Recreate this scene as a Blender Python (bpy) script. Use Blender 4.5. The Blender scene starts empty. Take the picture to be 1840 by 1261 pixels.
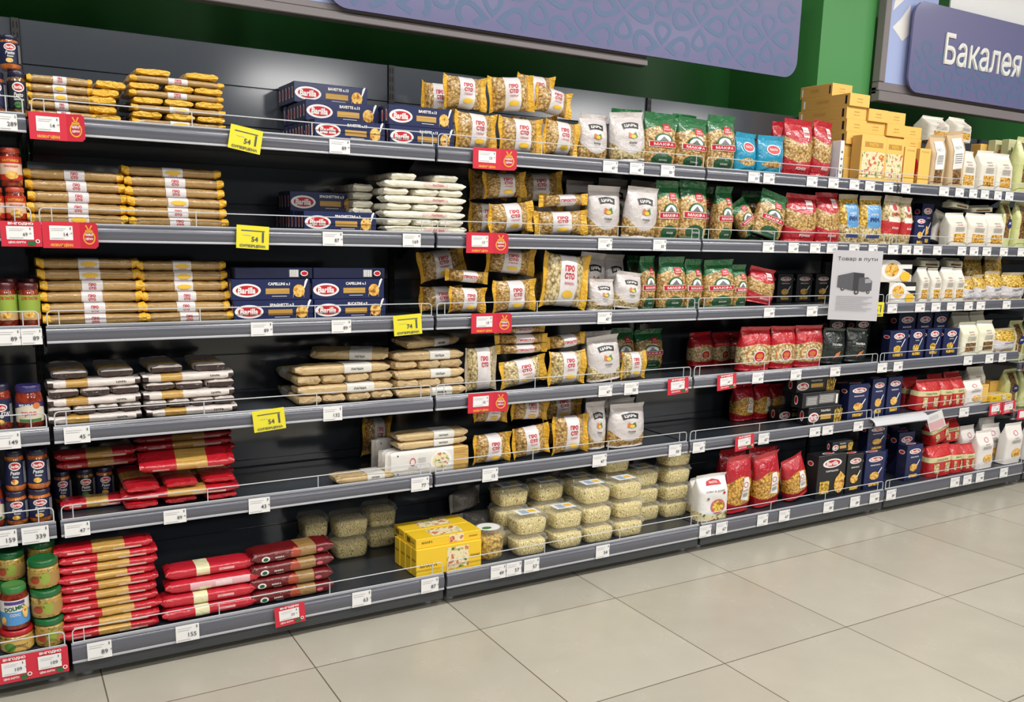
import bpy, bmesh, math, random
from mathutils import Vector, Matrix, noise
random.seed(7)
SC = bpy.context.scene
COL = SC.collection
R = math.radians
PI = math.pi

# ---------------------------------------------------------------- camera
FPX, YAW, PITCH, ROLL = 1581.1286, 0.5354968, -0.1866214, 0.0248195
CX, CY, CZ = -0.11836, -2.87822, 1.36849
PPX, PPY = 924.01, 719.43            # principal point (the photograph is a crop)
_f = Vector((math.sin(YAW)*math.cos(PITCH), math.cos(YAW)*math.cos(PITCH), math.sin(PITCH)))
_r = Vector((math.cos(YAW), -math.sin(YAW), 0)); _u = _r.cross(_f)
_c, _s = math.cos(ROLL), math.sin(ROLL)
_r, _u = _c*_r + _s*_u, -_s*_r + _c*_u
cam = bpy.data.objects.new('camera', bpy.data.cameras.new('camera'))
COL.objects.link(cam)
cam.matrix_world = Matrix(((_r.x, _u.x, -_f.x, CX), (_r.y, _u.y, -_f.y, CY), (_r.z, _u.z, -_f.z, CZ), (0, 0, 0, 1)))
cam.data.sensor_fit = 'HORIZONTAL'; cam.data.sensor_width = 36
cam.data.lens = FPX*36/1840
cam.data.shift_x = (920-PPX)/1840; cam.data.shift_y = (PPY-630.5)/1840
cam.data.clip_start = .05; cam.data.clip_end = 60
SC.camera = cam

# ---------------------------------------------------------------- light and exposure
SC.view_settings.view_transform = 'Standard'; SC.view_settings.look = 'None'
SC.view_settings.gamma = 1; SC.view_settings.exposure = -0.27
SC.view_settings.use_curve_mapping = False
wd = bpy.data.worlds.new('world'); SC.world = wd; wd.use_nodes = True
wd.node_tree.nodes['Background'].inputs[0].default_value = (.85, .92, 1, 1)
wd.node_tree.nodes['Background'].inputs[1].default_value = .07
def area(name, x, y, z, sx, sy, p, col=(1, .982, .955), aim=None):
    l = bpy.data.lights.new(name, 'AREA'); l.shape = 'RECTANGLE'; l.size = sx; l.size_y = sy
    l.energy = p; l.color = col
    o = bpy.data.objects.new(name, l); COL.objects.link(o); o.location = (x, y, z)
    if aim: o.rotation_euler = (Vector(aim)-o.location).to_track_quat('-Z', 'Y').to_euler()
    return o
for i in range(6):                    # rows of ceiling tubes above the aisle
    area('ceiling_tube_light', -1.8+1.7*i, -1.75, 3.5, 1.25, .16, 50)
for i in range(4):
    area('ceiling_tube_light', -1.5+2.6*i, -4.2, 3.5, 1.25, .16, 40)
for x in (-1., 3.3, 7.6, 9.4):
    area('ceiling_panel_light', x, -7.6, 3.12, 1.2, 1.2, 120)

# ---------------------------------------------------------------- pixel -> place on a known plane
def XL(px, Y, z):
    k = (px-PPX)/FPX
    A = (Y-CY)*_r.y+(z-CZ)*_r.z; B = (Y-CY)*_f.y+(z-CZ)*_f.z
    return CX+(k*B-A)/(_r.x-k*_f.x)
def ZL(py, X, Y):
    k = -(py-PPY)/FPX
    A = (X-CX)*_u.x+(Y-CY)*_u.y; B = (X-CX)*_f.x+(Y-CY)*_f.y
    return CZ+(k*B-A)/(_u.z-k*_f.z)

# ---------------------------------------------------------------- materials
def lin(c):
    g = .3*c[0]+.6*c[1]+.1*c[2]; c = tuple(.91*v+.09*g for v in c)
    return tuple(((v/255)/12.92 if v/255 <= .04045 else ((v/255+.055)/1.055)**2.4) for v in c)+(1,)
class NT:
    def __init__(s, m):
        s.t = m.node_tree; s.cache = {}
    def n(s, ty, **kw):
        nd = s.t.nodes.new(ty)
        for k, v in kw.items(): setattr(nd, k, v)
        return nd
    def link(s, a, b): s.t.links.new(a, b)
    def inp(s, nd, i, v):
        if hasattr(v, 'is_output'): s.link(v, nd.inputs[i])
        else: nd.inputs[i].default_value = v
    def m(s, op, a, b=0., c=0.):
        nd = s.n('ShaderNodeMath', operation=op)
        s.inp(nd, 0, a); s.inp(nd, 1, b); s.inp(nd, 2, c)
        return nd.outputs[0]
    def mix(s, f, a, b):
        nd = s.n('ShaderNodeMix', data_type='RGBA')
        s.inp(nd, 0, f); s.inp(nd, 6, a); s.inp(nd, 7, b)
        return nd.outputs[2]
    def ramp(s, f, stops):
        nd = s.n('ShaderNodeValToRGB'); el = nd.color_ramp.elements
        while len(el) < len(stops): el.new(.5)
        for e, (p, c) in zip(el, stops): e.position = p; e.color = lin(c)
        s.link(f, nd.inputs[0]); return nd.outputs[0]
    def coords(s):
        if 'co' not in s.cache:
            tc = s.n('ShaderNodeTexCoord'); sp = s.n('ShaderNodeSeparateXYZ'); s.link(tc.outputs['Object'], sp.inputs[0])
            oi = s.n('ShaderNodeObjectInfo'); ad = s.n('ShaderNodeVectorMath', operation='MULTIPLY_ADD')
            s.link(oi.outputs['Random'], ad.inputs[0]); ad.inputs[1].default_value = (7, 7, 7); s.link(tc.outputs['Object'], ad.inputs[2])
            s.cache['co'] = (tc.outputs['Object'], sp.outputs, ad.outputs[0])
        return s.cache['co']
    def scale(s, v, k):
        nd = s.n('ShaderNodeVectorMath', operation='MULTIPLY'); s.link(v, nd.inputs[0]); nd.inputs[1].default_value = k
        return nd.outputs[0]
    def noise(s, v, sc, det=2., dis=0.):
        nd = s.n('ShaderNodeTexNoise'); s.link(v, nd.inputs['Vector']); nd.inputs['Scale'].default_value = sc
        nd.inputs['Detail'].default_value = det; nd.inputs['Distortion'].default_value = dis
        return nd.outputs[0]
    def tex(s, kind):
        """printed or seen-through food textures"""
        if kind in s.cache: return s.cache[kind]
        co, sp, rv = s.coords()
        if kind.startswith('short'):
            pal = {'short': ((118, 78, 30), (196, 154, 80), (238, 208, 146)), 'short_pale': ((110, 90, 52), (214, 190, 130), (244, 232, 190)),
                   'short_gold': ((120, 74, 16), (222, 160, 50), (250, 212, 110)), 'short_dark': ((52, 30, 10), (128, 88, 38), (180, 140, 84)),
                   'short_egg': ((120, 80, 12), (226, 178, 54), (250, 226, 120))}[kind]
            vo = s.n('ShaderNodeTexVoronoi'); s.link(rv, vo.inputs['Vector']); vo.inputs['Scale'].default_value = 95
            d = s.m('ADD', s.m('MULTIPLY', vo.outputs['Distance'], .75), s.m('MULTIPLY', s.noise(rv, 150, 3), .35))
            o = s.ramp(d, [(.25, pal[2]), (.5, pal[1]), (.85, pal[0])]); s.cache['h'] = d
        elif kind.startswith('spag'):
            pal = {'spag': ((150, 112, 58), (196, 156, 92)), 'spag_gold': ((176, 128, 50), (224, 178, 88)), 'spag_pale': ((186, 150, 96), (226, 198, 144)),
                   'spag_brown': ((128, 94, 48), (176, 136, 78))}[kind]
            d = s.noise(s.scale(rv, (3, 260, 260)), 1, 2)
            o = s.ramp(d, [(.3, pal[0]), (.7, pal[1])])
        elif kind == 'noodle':
            wv = s.n('ShaderNodeTexWave'); s.link(rv, wv.inputs['Vector']); wv.inputs['Scale'].default_value = 34
            wv.inputs['Distortion'].default_value = 22; wv.inputs['Detail'].default_value = 2; wv.inputs['Detail Scale'].default_value = 1.2
            o = s.ramp(wv.outputs['Fac'], [(.0, (150, 116, 44)), (.2, (232, 206, 128)), (.6, (255, 240, 180))]); s.cache['h'] = wv.outputs['Fac']
        elif kind == 'food':
            o = s.ramp(s.noise(rv, 70, 3), [(.3, (150, 78, 20)), (.45, (232, 168, 52)), (.6, (248, 214, 120)), (.7, (196, 60, 28))])
        elif kind == 'veg':
            o = s.ramp(s.noise(rv, 42, 2), [(.3, (60, 110, 46)), (.42, (236, 220, 160)), (.55, (240, 226, 184)), (.64, (204, 48, 40)), (.75, (236, 186, 80))])
        elif kind == 'sauce':
            o = s.ramp(s.noise(rv, 60, 3), [(.3, (150, 60, 16)), (.6, (214, 116, 40))])
        elif kind == 'sauce_red':
            o = s.ramp(s.noise(rv, 60, 3), [(.3, (96, 20, 10)), (.65, (160, 52, 26))])
        elif kind == 'relish':
            o = s.ramp(s.noise(rv, 70, 3), [(.3, (120, 90, 30)), (.5, (206, 160, 70)), (.62, (120, 130, 40)), (.72, (150, 60, 30))])
        elif kind == 'sketch':          # faint small print
            o = s.ramp(s.noise(s.scale(rv, (60, 60, 220)), 1, 1), [(.5, (214, 208, 200)), (.56, (150, 140, 132)), (.62, (214, 208, 200))])
        s.cache[kind] = o
        return o
MATS = {}
def mat(name, base, layers=(), size=(1, 1), rough=.45, coat=0., bump=0., bscale=24., metal=0., alpha=1., axes='xz', pbump=.0, spec=.5):
    """base colour or texture, then printed layers in fractions of the article's own width and height"""
    if name in MATS: return MATS[name]
    m = bpy.data.materials.new(name); m.use_nodes = True; MATS[name] = m
    t = NT(m); b = m.node_tree.nodes['Principled BSDF']
    col = lambda c: t.tex(c) if isinstance(c, str) else lin(c)
    cur = col(base)
    if layers:
        co, sp, rv = t.coords()
        u = t.m('DIVIDE', sp['xyz'.index(axes[0])], size[0]); v = t.m('DIVIDE', sp['xyz'.index(axes[1])], size[1])
        for L in layers:
            k = L[0]
            if k == 'r':
                a = t.m('MAXIMUM', t.m('DIVIDE', t.m('ABSOLUTE', t.m('SUBTRACT', u, L[1])), L[3]), t.m('DIVIDE', t.m('ABSOLUTE', t.m('SUBTRACT', v, L[2])), L[4]))
                f = t.m('LESS_THAN', a, 1.)
            elif k == 'e':
                a = t.m('ADD', t.m('POWER', t.m('ABSOLUTE', t.m('DIVIDE', t.m('SUBTRACT', u, L[1]), L[3])), 2.), t.m('POWER', t.m('ABSOLUTE', t.m('DIVIDE', t.m('SUBTRACT', v, L[2]), L[4])), 2.))
                f = t.m('LESS_THAN', a, 1.)
            elif k == 'o':              # outline of an ellipse
                a = t.m('ADD', t.m('POWER', t.m('ABSOLUTE', t.m('DIVIDE', t.m('SUBTRACT', u, L[1]), L[3])), 2.), t.m('POWER', t.m('ABSOLUTE', t.m('DIVIDE', t.m('SUBTRACT', v, L[2]), L[4])), 2.))
                f = t.m('LESS_THAN', t.m('ABSOLUTE', t.m('SUBTRACT', a, 1.)), .22)
            elif k == 't':              # above a curved line
                f = t.m('GREATER_THAN', v, t.m('MULTIPLY_ADD', t.m('MULTIPLY', u, u), L[2], L[1]))
            elif k == 'b':
                f = t.m('LESS_THAN', v, t.m('MULTIPLY_ADD', t.m('MULTIPLY', u, u), L[2], L[1]))
            elif k == 'd':              # above a slanted line
                f = t.m('GREATER_THAN', v, t.m('MULTIPLY_ADD', u, L[2], L[1]))
            elif k == 'l':              # beyond |u|
                f = t.m('GREATER_THAN', t.m('ABSOLUTE', u), L[1])
            cur = t.mix(f, cur, col(L[-1]))
    if hasattr(cur, 'is_output'): t.link(cur, b.inputs['Base Color'])
    else: b.inputs['Base Color'].default_value = cur
    b.inputs['Roughness'].default_value = rough; b.inputs['Metallic'].default_value = metal
    b.inputs['Specular IOR Level'].default_value = spec
    b.inputs['Coat Weight'].default_value = coat; b.inputs['Coat Roughness'].default_value = .12
    if bump:
        co, sp, rv = t.coords()
        h = t.noise(rv, bscale, 2.5, .6)
        bp = t.n('ShaderNodeBump'); bp.inputs['Strength'].default_value = bump; bp.inputs['Distance'].default_value = .01
        t.link(h, bp.inputs['Height']); t.link(bp.outputs[0], b.inputs['Normal']); t.link(bp.outputs[0], b.inputs['Coat Normal'])
    if alpha < 1: b.inputs['Alpha'].default_value = alpha
    return m
def glossy_clear(name, tint=(252, 252, 248), amount=.06, rough=.08):
    """thin clear plastic: mostly see-through with a sheen"""
    if name in MATS: return MATS[name]
    m = bpy.data.materials.new(name); m.use_nodes = True; MATS[name] = m
    nt = m.node_tree; nt.nodes.clear(); t = NT(m)
    tr = t.n('ShaderNodeBsdfTransparent'); tr.inputs[0].default_value = lin(tint)
    gl = t.n('ShaderNodeBsdfGlossy'); gl.inputs['Roughness'].default_value = rough
    df = t.n('ShaderNodeBsdfDiffuse'); df.inputs[0].default_value = lin((246, 246, 238))
    lw = t.n('ShaderNodeLayerWeight'); lw.inputs[0].default_value = .25
    m1 = t.n('ShaderNodeMixShader'); m1.inputs[0].default_value = .5; t.link(gl.outputs[0], m1.inputs[1]); t.link(df.outputs[0], m1.inputs[2])
    m2 = t.n('ShaderNodeMixShader'); t.link(t.m('MULTIPLY_ADD', lw.outputs['Facing'], .3, amount), m2.inputs[0])
    t.link(tr.outputs[0], m2.inputs[1]); t.link(m1.outputs[0], m2.inputs[2])
    out = t.n('ShaderNodeOutputMaterial'); t.link(m2.outputs[0], out.inputs[0])
    return m
# ---------------------------------------------------------------- mesh helpers
def mesh(name, bm, mats, smooth=True):
    me = bpy.data.meshes.new(name)
    bmesh.ops.recalc_face_normals(bm, faces=[f for f in bm.faces if f.material_index < 90])
    bm.to_mesh(me); bm.free()
    for m in (mats if isinstance(mats, (list, tuple)) else [mats]): me.materials.append(m)
    if smooth:
        me.polygons.foreach_set('use_smooth', [True]*len(me.polygons))
        try: me.set_sharp_from_angle(angle=R(40))
        except Exception: pass
    return me
def link(name, me, parent=None, loc=(0, 0, 0), rot=(0, 0, 0)):
    o = bpy.data.objects.new(name, me); COL.objects.link(o)
    if parent: o.parent = parent
    o.location = loc; o.rotation_euler = rot
    return o
LABELS = {}
def tag(o, label=None, cat=None, group=None, kind=None):
    if label:
        n = len(label.split())
        if not 4 <= n <= 16: print('LABEL LENGTH', n, label)
        if label in LABELS and not group: print('DUP LABEL', label)
        LABELS[label] = 1; o['label'] = label
    if cat: o['category'] = cat
    if group: o['group'] = group
    if kind: o['kind'] = kind
    return o
def bx(bm, x0, x1, y0, y1, z0, z1, mi=0, bev=0.):
    vs = [bm.verts.new((x, y, z)) for x in (x0, x1) for y in (y0, y1) for z in (z0, z1)]
    q = [(0, 1, 3, 2), (4, 6, 7, 5), (0, 4, 5, 1), (2, 3, 7, 6), (0, 2, 6, 4), (1, 5, 7, 3)]   # -x +x -y +y -z +z
    fs = []
    for i in q:
        f = bm.faces.new([vs[j] for j in i]); f.material_index = mi; fs.append(f)
    if bev:
        es = list({e for f in fs for e in f.edges})
        bmesh.ops.bevel(bm, geom=es, offset=bev, segments=1, affect='EDGES', material=-1)
    return fs
def prism(bm, pts, y0, y1, mi=0, M=None):
    """polygon in xz, extruded along y"""
    a = [bm.verts.new((x, y0, z)) for x, z in pts]; b = [bm.verts.new((x, y1, z)) for x, z in pts]
    fs = [bm.faces.new(a), bm.faces.new(b[::-1])]
    n = len(pts)
    for i in range(n): fs.append(bm.faces.new((a[i], b[i], b[(i+1) % n], a[(i+1) % n])))
    for f in fs: f.material_index = mi
    if M is not None:
        for v in a+b: v.co = M @ v.co
    return fs
def wire(bm, pts, rad=.002, n=6, mi=0):
    """round wire through points"""
    prev = None
    P = [Vector(p) for p in pts]
    for i, p in enumerate(P):
        d = ((P[min(i+1, len(P)-1)]-p).normalized()+(p-P[max(i-1, 0)]).normalized()).normalized()
        s = d.cross(Vector((0, 1, 0)));
        if s.length < .1: s = d.cross(Vector((1, 0, 0)))
        s.normalize(); w = d.cross(s)
        ring = [bm.verts.new(p+rad*(s*math.cos(2*PI*k/n)+w*math.sin(2*PI*k/n))) for k in range(n)]
        if prev:
            for k in range(n):
                f = bm.faces.new((prev[k], prev[(k+1) % n], ring[(k+1) % n], ring[k])); f.material_index = mi
        else: bm.faces.new(ring).material_index = mi
        prev = ring
    bm.faces.new(prev[::-1]).material_index = mi
TXT = {}
def text_geo(s, bold=0., res=2):
    key = (s, bold)
    if key in TXT: return TXT[key]
    cu = bpy.data.curves.new('lettering', 'FONT'); cu.body = s; cu.size = 1; cu.resolution_u = res; cu.offset = bold
    cu.align_x = 'CENTER'; cu.align_y = 'CENTER'; cu.fill_mode = 'FRONT'
    o = bpy.data.objects.new('lettering', cu); COL.objects.link(o)
    dg = bpy.context.evaluated_depsgraph_get(); dg.update()
    me = bpy.data.meshes.new_from_object(o.evaluated_get(dg))
    vs = [(v.co.x, v.co.y) for v in me.vertices]; fs = [tuple(p.vertices) for p in me.polygons]
    bpy.data.objects.remove(o); bpy.data.curves.remove(cu); bpy.data.meshes.remove(me)
    if vs:
        xs = [v[0] for v in vs]; ys = [v[1] for v in vs]
        cx, cy = (min(xs)+max(xs))/2, (min(ys)+max(ys))/2
        w, h = max(xs)-min(xs), max(ys)-min(ys)
        vs = [((x-cx)/h, (y-cy)/h) for x, y in vs]; TXT[key] = (vs, fs, w/h)
    else: TXT[key] = ([], [], 1)
    return TXT[key]
def put_text(bm, s, h, cx, cz, mi, surf, width=None, bold=.02, shear=0., rot=0., arc=0., split=False):
    """lettering of height h (or fitted to a width) laid on a surface given by surf(x,z)"""
    nxt(surf); vs, fs, asp = text_geo(s, bold)
    sx = h if width is None else width/asp
    bv = []
    c, sn = math.cos(rot), math.sin(rot)
    if split:                       # glyphs whose outlines cross: every piece a hair above the last
        for f in fs:
            surf.st[0] += .02
            bm.faces.new([bm.verts.new(surf(cx+vs[i][0]*sx, cz+vs[i][1]*h)) for i in f]).material_index = mi
        return
    for x, y in vs:
        X = (x+shear*y)*sx; Y = y*h
        if arc: Y += -arc*X*X
        bv.append(bm.verts.new(surf(cx+c*X-sn*Y, cz+sn*X+c*Y)))
    for f in fs:
        try: bm.faces.new([bv[i] for i in f]).material_index = mi
        except ValueError: pass
def layered(f):
    """every print laid on a surface lies a hair above the one before"""
    st = [0]
    def g(x, z): return f(x, z, st[0]*.0003)
    g.st = st; g.curved = True
    return g
def emit(bm, pts, mi, surf):
    """a flat printed shape, cut fine enough to follow a curved surface"""
    if not getattr(surf, 'curved', False):
        bm.faces.new([bm.verts.new(surf(*p)) for p in pts]).material_index = mi; return
    tb = bmesh.new(); tb.faces.new([tb.verts.new((p[0], p[1], 0)) for p in pts])
    for ax in (0, 1):
        lo, hi = min(p[ax] for p in pts), max(p[ax] for p in pts); n = min(14, int((hi-lo)/.007))
        for i in range(1, n+1):
            co = [0, 0, 0]; no = [0, 0, 0]; co[ax] = lo+(hi-lo)*i/(n+1); no[ax] = 1
            bmesh.ops.bisect_plane(tb, geom=tb.verts[:]+tb.edges[:]+tb.faces[:], plane_co=co, plane_no=no, dist=1e-6)
    tb.verts.index_update(); vs = [bm.verts.new(surf(v.co.x, v.co.y)) for v in tb.verts]
    for f in tb.faces: bm.faces.new([vs[v.index] for v in f.verts]).material_index = mi
    tb.free()
def nxt(surf):
    if hasattr(surf, 'st'): surf.st[0] += 1
def flat_surf(y):
    g = layered(lambda x, z, k: (x, y-k, z)); g.curved = False
    return g
def disc(bm, cx, cz, rx, rz, mi, surf, n=24, r0=0., a0=0., a1=2*PI):
    """printed ellipse or ring"""
    nxt(surf)
    k = n if a1-a0 >= 2*PI-1e-6 else n+1
    A = [a0+(a1-a0)*i/n for i in range(k)]
    if not r0: emit(bm, [(cx+rx*math.cos(a), cz+rz*math.sin(a)) for a in A], mi, surf); return
    o = [bm.verts.new(surf(cx+rx*math.cos(a), cz+rz*math.sin(a))) for a in A]
    q = [bm.verts.new(surf(cx+r0*rx*math.cos(a), cz+r0*rz*math.sin(a))) for a in A]
    for i in range(k if k == n else n):
        j = (i+1) % k
        bm.faces.new((o[i], o[j], q[j], q[i])).material_index = mi
def quad(bm, x0, x1, z0, z1, mi, surf):
    nxt(surf); emit(bm, ((x0, z0), (x1, z0), (x1, z1), (x0, z1)), mi, surf)
def poly(bm, pts, mi, surf, same=False):
    if not same: nxt(surf)
    emit(bm, pts, mi, surf)
def spow(v, e): return math.copysign(abs(v)**e, v)
def orient(kind, La, W, T):
    if kind == 'up': return lambda a, b, t: (b, -t, a)
    if kind == 'side': return lambda a, b, t: (a-La/2, -t, b+W/2)
    return lambda a, b, t: (a-La/2, b, t+T/2)
def tube(bm, rings, o, e=.8, nt=28, amp=0., seed=0., freq=30., mi=0, cap=True):
    """rings of (a, half width, half thickness, offset) -> closed skin"""
    prev = None
    for a, hw, ht, off in rings:
        ring = []
        for k in range(nt):
            th = 2*PI*k/nt
            b = hw*spow(math.cos(th), e); t = ht*spow(math.sin(th), e)
            n = amp*noise.noise(Vector((a*freq+seed, b*freq, seed*1.7+(3 if t < 0 else 0))))
            ring.append(bm.verts.new(o(a, b, t+off*(1+.6*math.sin(b*40+seed))+n*abs(math.sin(th)))))
        if prev:
            for k in range(nt):
                bm.faces.new((prev[k], prev[(k+1) % nt], ring[(k+1) % nt], ring[k])).material_index = mi
        elif cap: bm.faces.new(ring).material_index = mi
        prev = ring
    if cap: bm.faces.new(prev[::-1]).material_index = mi
# ---------------------------------------------------------------- shared plain materials
WHITE = mat('white_print', (240, 238, 234), rough=.4)
BLACK = mat('black_print', (24, 22, 24), rough=.4)
RED = mat('red_print', (206, 26, 44), rough=.4)
PINK = mat('pink_print', (214, 96, 110), rough=.4)
GREY = mat('grey_print', (120, 118, 120), rough=.5)
YELP = mat('yellow_print', (246, 196, 50), rough=.4)
GREENP = mat('green_print', (24, 96, 58), rough=.4)
NAVYP = mat('navy_print', (26, 40, 110), rough=.4)
def film(name, base, layers=(), size=(1, 1), **kw):
    a = dict(rough=.36, coat=.8, bump=.35, bscale=34); a.update(kw); a['bump'] = min(.9, a['bump']*1.5)
    return mat(name, base, layers, size, **a)
# ---------------------------------------------------------------- article builders
PROF = {
    'pillow': lambda a: (1-.05*math.sin(PI*a), max(.08, math.sin(PI*a)**.55)),
    'stand': lambda a: (.95+.05*min(1, a/.15)-.05*max(0, a-.3), (.7+.3*min(1, a/.2)) if a < .5 else max(.06, math.cos((a-.5)*PI)**.7 if a < 1 else .06)),
    'gusset': lambda a: (1, 1 if a < .7 else max(.06, 1-(a-.7)/.3*.94)),
    'flat': lambda a: (1-.06*max(0, 1-min(a, 1-a)/.05)**2, 1-.14*max(0, 1-min(a, 1-a)/.05)**2),
    'limp': lambda a: (1-.04*math.sin(PI*a), max(.1, math.sin(PI*a)**.4)),
}
def skin(name, La, W, T, ori, mats, prof='stand', e=.8, na=22, nt=30, amp=.003, seed=0, freq=28, prints=None):
    P = PROF[prof]; o = orient(ori, La, W, T)
    bm = bmesh.new()
    rings = [(La*i/na, W/2*P(i/na)[0], T/2*P(i/na)[1], 0) for i in range(na+1)]
    tube(bm, rings, o, e, nt, amp, seed, freq)
    if prints:
        def surf(x, z, k_):
            a = z if ori == 'up' else x+La/2
            hw, ht = P(min(1, max(0, a/La))); hw *= W/2; ht *= T/2
            if ori == 'flat':
                zr = z-T/2
                b = -hw*max(0, 1-min(1, abs(zr/ht))**(2/e))**(e/2)-.0015-k_
                return o(a, b, zr)
            b = x if ori == 'up' else z-W/2
            t = ht*max(0, 1-min(1, abs(b/hw))**(2/e))**(e/2)
            t += amp*noise.noise(Vector((a*freq+seed, b*freq, seed*1.7)))+.0018+k_
            return o(a, b, t)
        prints(bm, layered(surf))
    return mesh(name, bm, mats)
def seal(name, La, W, T, ori, m, at, length, prof='stand', e=.8, flare=1.05, thin=.0012, wave=.006, amp=.0, seed=0, bunch=0.):
    """crimped film end running out from the body"""
    P = PROF[prof]; o = orient(ori, La, W, T)
    hw, ht = P(at); hw *= W/2; ht *= T/2
    sgn = 1 if at else -1; a0 = La if at else 0
    bm = bmesh.new(); rings = []
    N = 6
    for i in range(N+1):
        s = i/N
        if bunch: h = ht*(1-(1-bunch)*s**1.6)*(1+.05*(i % 2)); w = hw*(1-(1-flare)*s)
        else: h = ht+(thin-ht)*min(1, s*2.5); w = hw*(1+(flare-1)*s)
        rings.append((a0+sgn*length*s, w, max(h, .001), wave*s))
    tube(bm, rings, o, e, 28, amp, seed, 60)
    return mesh(name, bm, m)
def band(name, La, W, T, m, x0, x1, prof='flat', e=.75, grow=.0012, prints=None, ori='flat', amp=0, seed=0, freq=28):
    """label wrapped right round the pack"""
    P = PROF[prof]; o = orient(ori, La, W, T)
    bm = bmesh.new(); rings = []
    for i in range(7):
        a = La/2+x0+(x1-x0)*i/6
        hw, ht = P(a/La); rings.append((a, hw*W/2+grow, ht*T/2+grow, 0))
    tube(bm, rings, o, e, 36, amp, seed, freq, cap=False)
    if prints:
        def surf(x, z, k_):
            a = x+La/2; hw, ht = P(a/La); hw *= W/2; ht *= T/2
            if ori == 'flat':
                zr = z-T/2
                return o(a, -hw*max(0, 1-min(1, abs(zr/ht))**(2/e))**(e/2)-grow-.0010-k_, zr)
            b = z-W/2
            t = ht*max(0, 1-min(1, abs(b/hw))**(2/e))**(e/2)+amp*noise.noise(Vector((a*freq+seed, b*freq, seed*1.7)))
            return o(a, b, t+grow+.0010+k_)
        prints(bm, layered(surf))
    return mesh(name, bm, m if isinstance(m, list) else [m])
KIND = {}
def kind(k, name, cat, desc, size, var): KIND[k] = dict(name=name, cat=cat, desc=desc, size=size, var=var)
PARTS = {}
def place(k, loc, rot=(0, 0, 0), scale=(1, 1, 1), label=None, group=None, v=None):
    K = KIND[k]; parts = K['var'][random.randrange(len(K['var'])) if v is None else v % len(K['var'])]
    if len(parts) == 1: root = link(K['name'], parts[0][1])
    else:
        root = link(K['name'], None); root.empty_display_size = .05
        for p in parts:
            c = link(p[0], p[1], root)
            if len(p) > 2: c['label'] = p[2]
    root.location = loc; root.rotation_euler = rot; root.scale = scale
    tag(root, label, K['cat'], group)
    return root
# ---- long flat spaghetti packs -------------------------------------------------
def spag_pack(k, desc, mats, L=.26, W=.085, T=.034, sl=.022, seal_m=None, bunch=.8, band_m=None, bx0=-.03, bx1=.03, prints=None, bprints=None, nvar=3, amp=.0025, e=.55, name='spaghetti_pack', cat='spaghetti pack', seal_label=None, band_label=None, flare=1.0):
    var = []
    for s in range(nvar):
        ps = [('film', skin('spaghetti_film', L, W, T, 'flat', mats, 'flat', e, 16, 24, amp, s*3.1+len(k), 40, prints))]
        if band_m:
            p = ('label_band', band('label_band', L, W, T, band_m, bx0, bx1, 'flat', e, .0014, bprints[s % len(bprints)] if bprints else None))
            ps.append(p+((band_label,) if band_label else ()))
        if seal_m:
            for at in (0, 1):
                p = ('end_seal', seal('end_seal', L, W, T, 'flat', seal_m, at, sl, 'flat', e, flare, .002, .003, .007, s*2+at, bunch))
                ps.append(p+((seal_label,) if seal_label else ()))
        var.append(ps)
    kind(k, name, cat, desc, (L+2*sl*(1 if seal_m else 0), W, T), var)
def logo_prosto(h, cx, cz, mi=1, sub=None):
    def f(bm, surf):
        put_text(bm, 'ПРО', h, cx, cz+h*.62, mi, surf, width=h*2.3, bold=.045)
        put_text(bm, 'СТО', h, cx, cz-h*.62, mi, surf, width=h*2.3, bold=.045)
        if sub: put_text(bm, sub, h*.42, cx, cz-h*1.8, mi+1, surf, width=h*2.2)
    return f
GOLDSEAL = film('gold_film_end', (240, 182, 36), rough=.4, coat=.5, bump=.6, bscale=60)
goldlabel = film('white_label_film', (226, 220, 220), rough=.35, coat=.5, bump=.15)
spag_pack('gold', 'yellow-ended clear spaghetti pack', [film('spaghetti_in_clear_film', 'spag', bump=.25)], seal_m=GOLDSEAL,
          band_m=[goldlabel, RED, PINK, YELP], bx0=-.032, bx1=.03, band_label='white label band with red lettering',
          bprints=[logo_prosto(.0095, -.001, .0165), lambda bm, s: (disc(bm, 0, .017, .024, .008, 3, s), put_text(bm, 'СПАГЕТТИ', .004, 0, .006, 2, s))], seal_label='crinkled yellow end')
spag_pack('cream', 'cream white noodle pack', [film('cream_film', (236, 230, 208), [('r', .12, .5, .16, .25, (228, 196, 184))], (.27, .034), bump=.4), PINK],
          L=.25, W=.08, T=.03, sl=.016, e=.42, seal_m=film('cream_film_end', (240, 235, 216), bump=.5), prints=lambda bm, s: put_text(bm, 'ЛАПША', .008, .04, .016, 1, s, bold=.02), bunch=.3)
spag_pack('brown', 'white noodle pack with dark brown ends', [film('white_noodle_film', (226, 214, 206), [('r', -.2, .5, .12, .6, 'spag_gold')], (.22, .034), bump=.3), BLACK],
          L=.2, W=.085, T=.034, sl=.014, seal_m=film('white_brown_end', (226, 216, 210), [('b', .74, 0, (58, 38, 34))], (1, .034), bump=.5), bunch=.9, flare=.97,
          band_m=None, prints=lambda bm, s: put_text(bm, 'ЦАРЬ', .009, .065, .018, 1, s))
spag_pack('clear', 'clear pasta pack with white label', [film('pale_spaghetti_film', 'spag_pale', bump=.3)], L=.25, W=.09, T=.034, sl=.02, e=.4,
          seal_m=film('clear_crumpled_end', (206, 176, 128), bump=.6), band_m=[film('white_wrap', (228, 224, 216), bump=.2), BLACK], bx0=.0, bx1=.085,
          bprints=[lambda bm, s: put_text(bm, 'ЛАПША', .008, .04, .017, 1, s)], bunch=.5)
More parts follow.
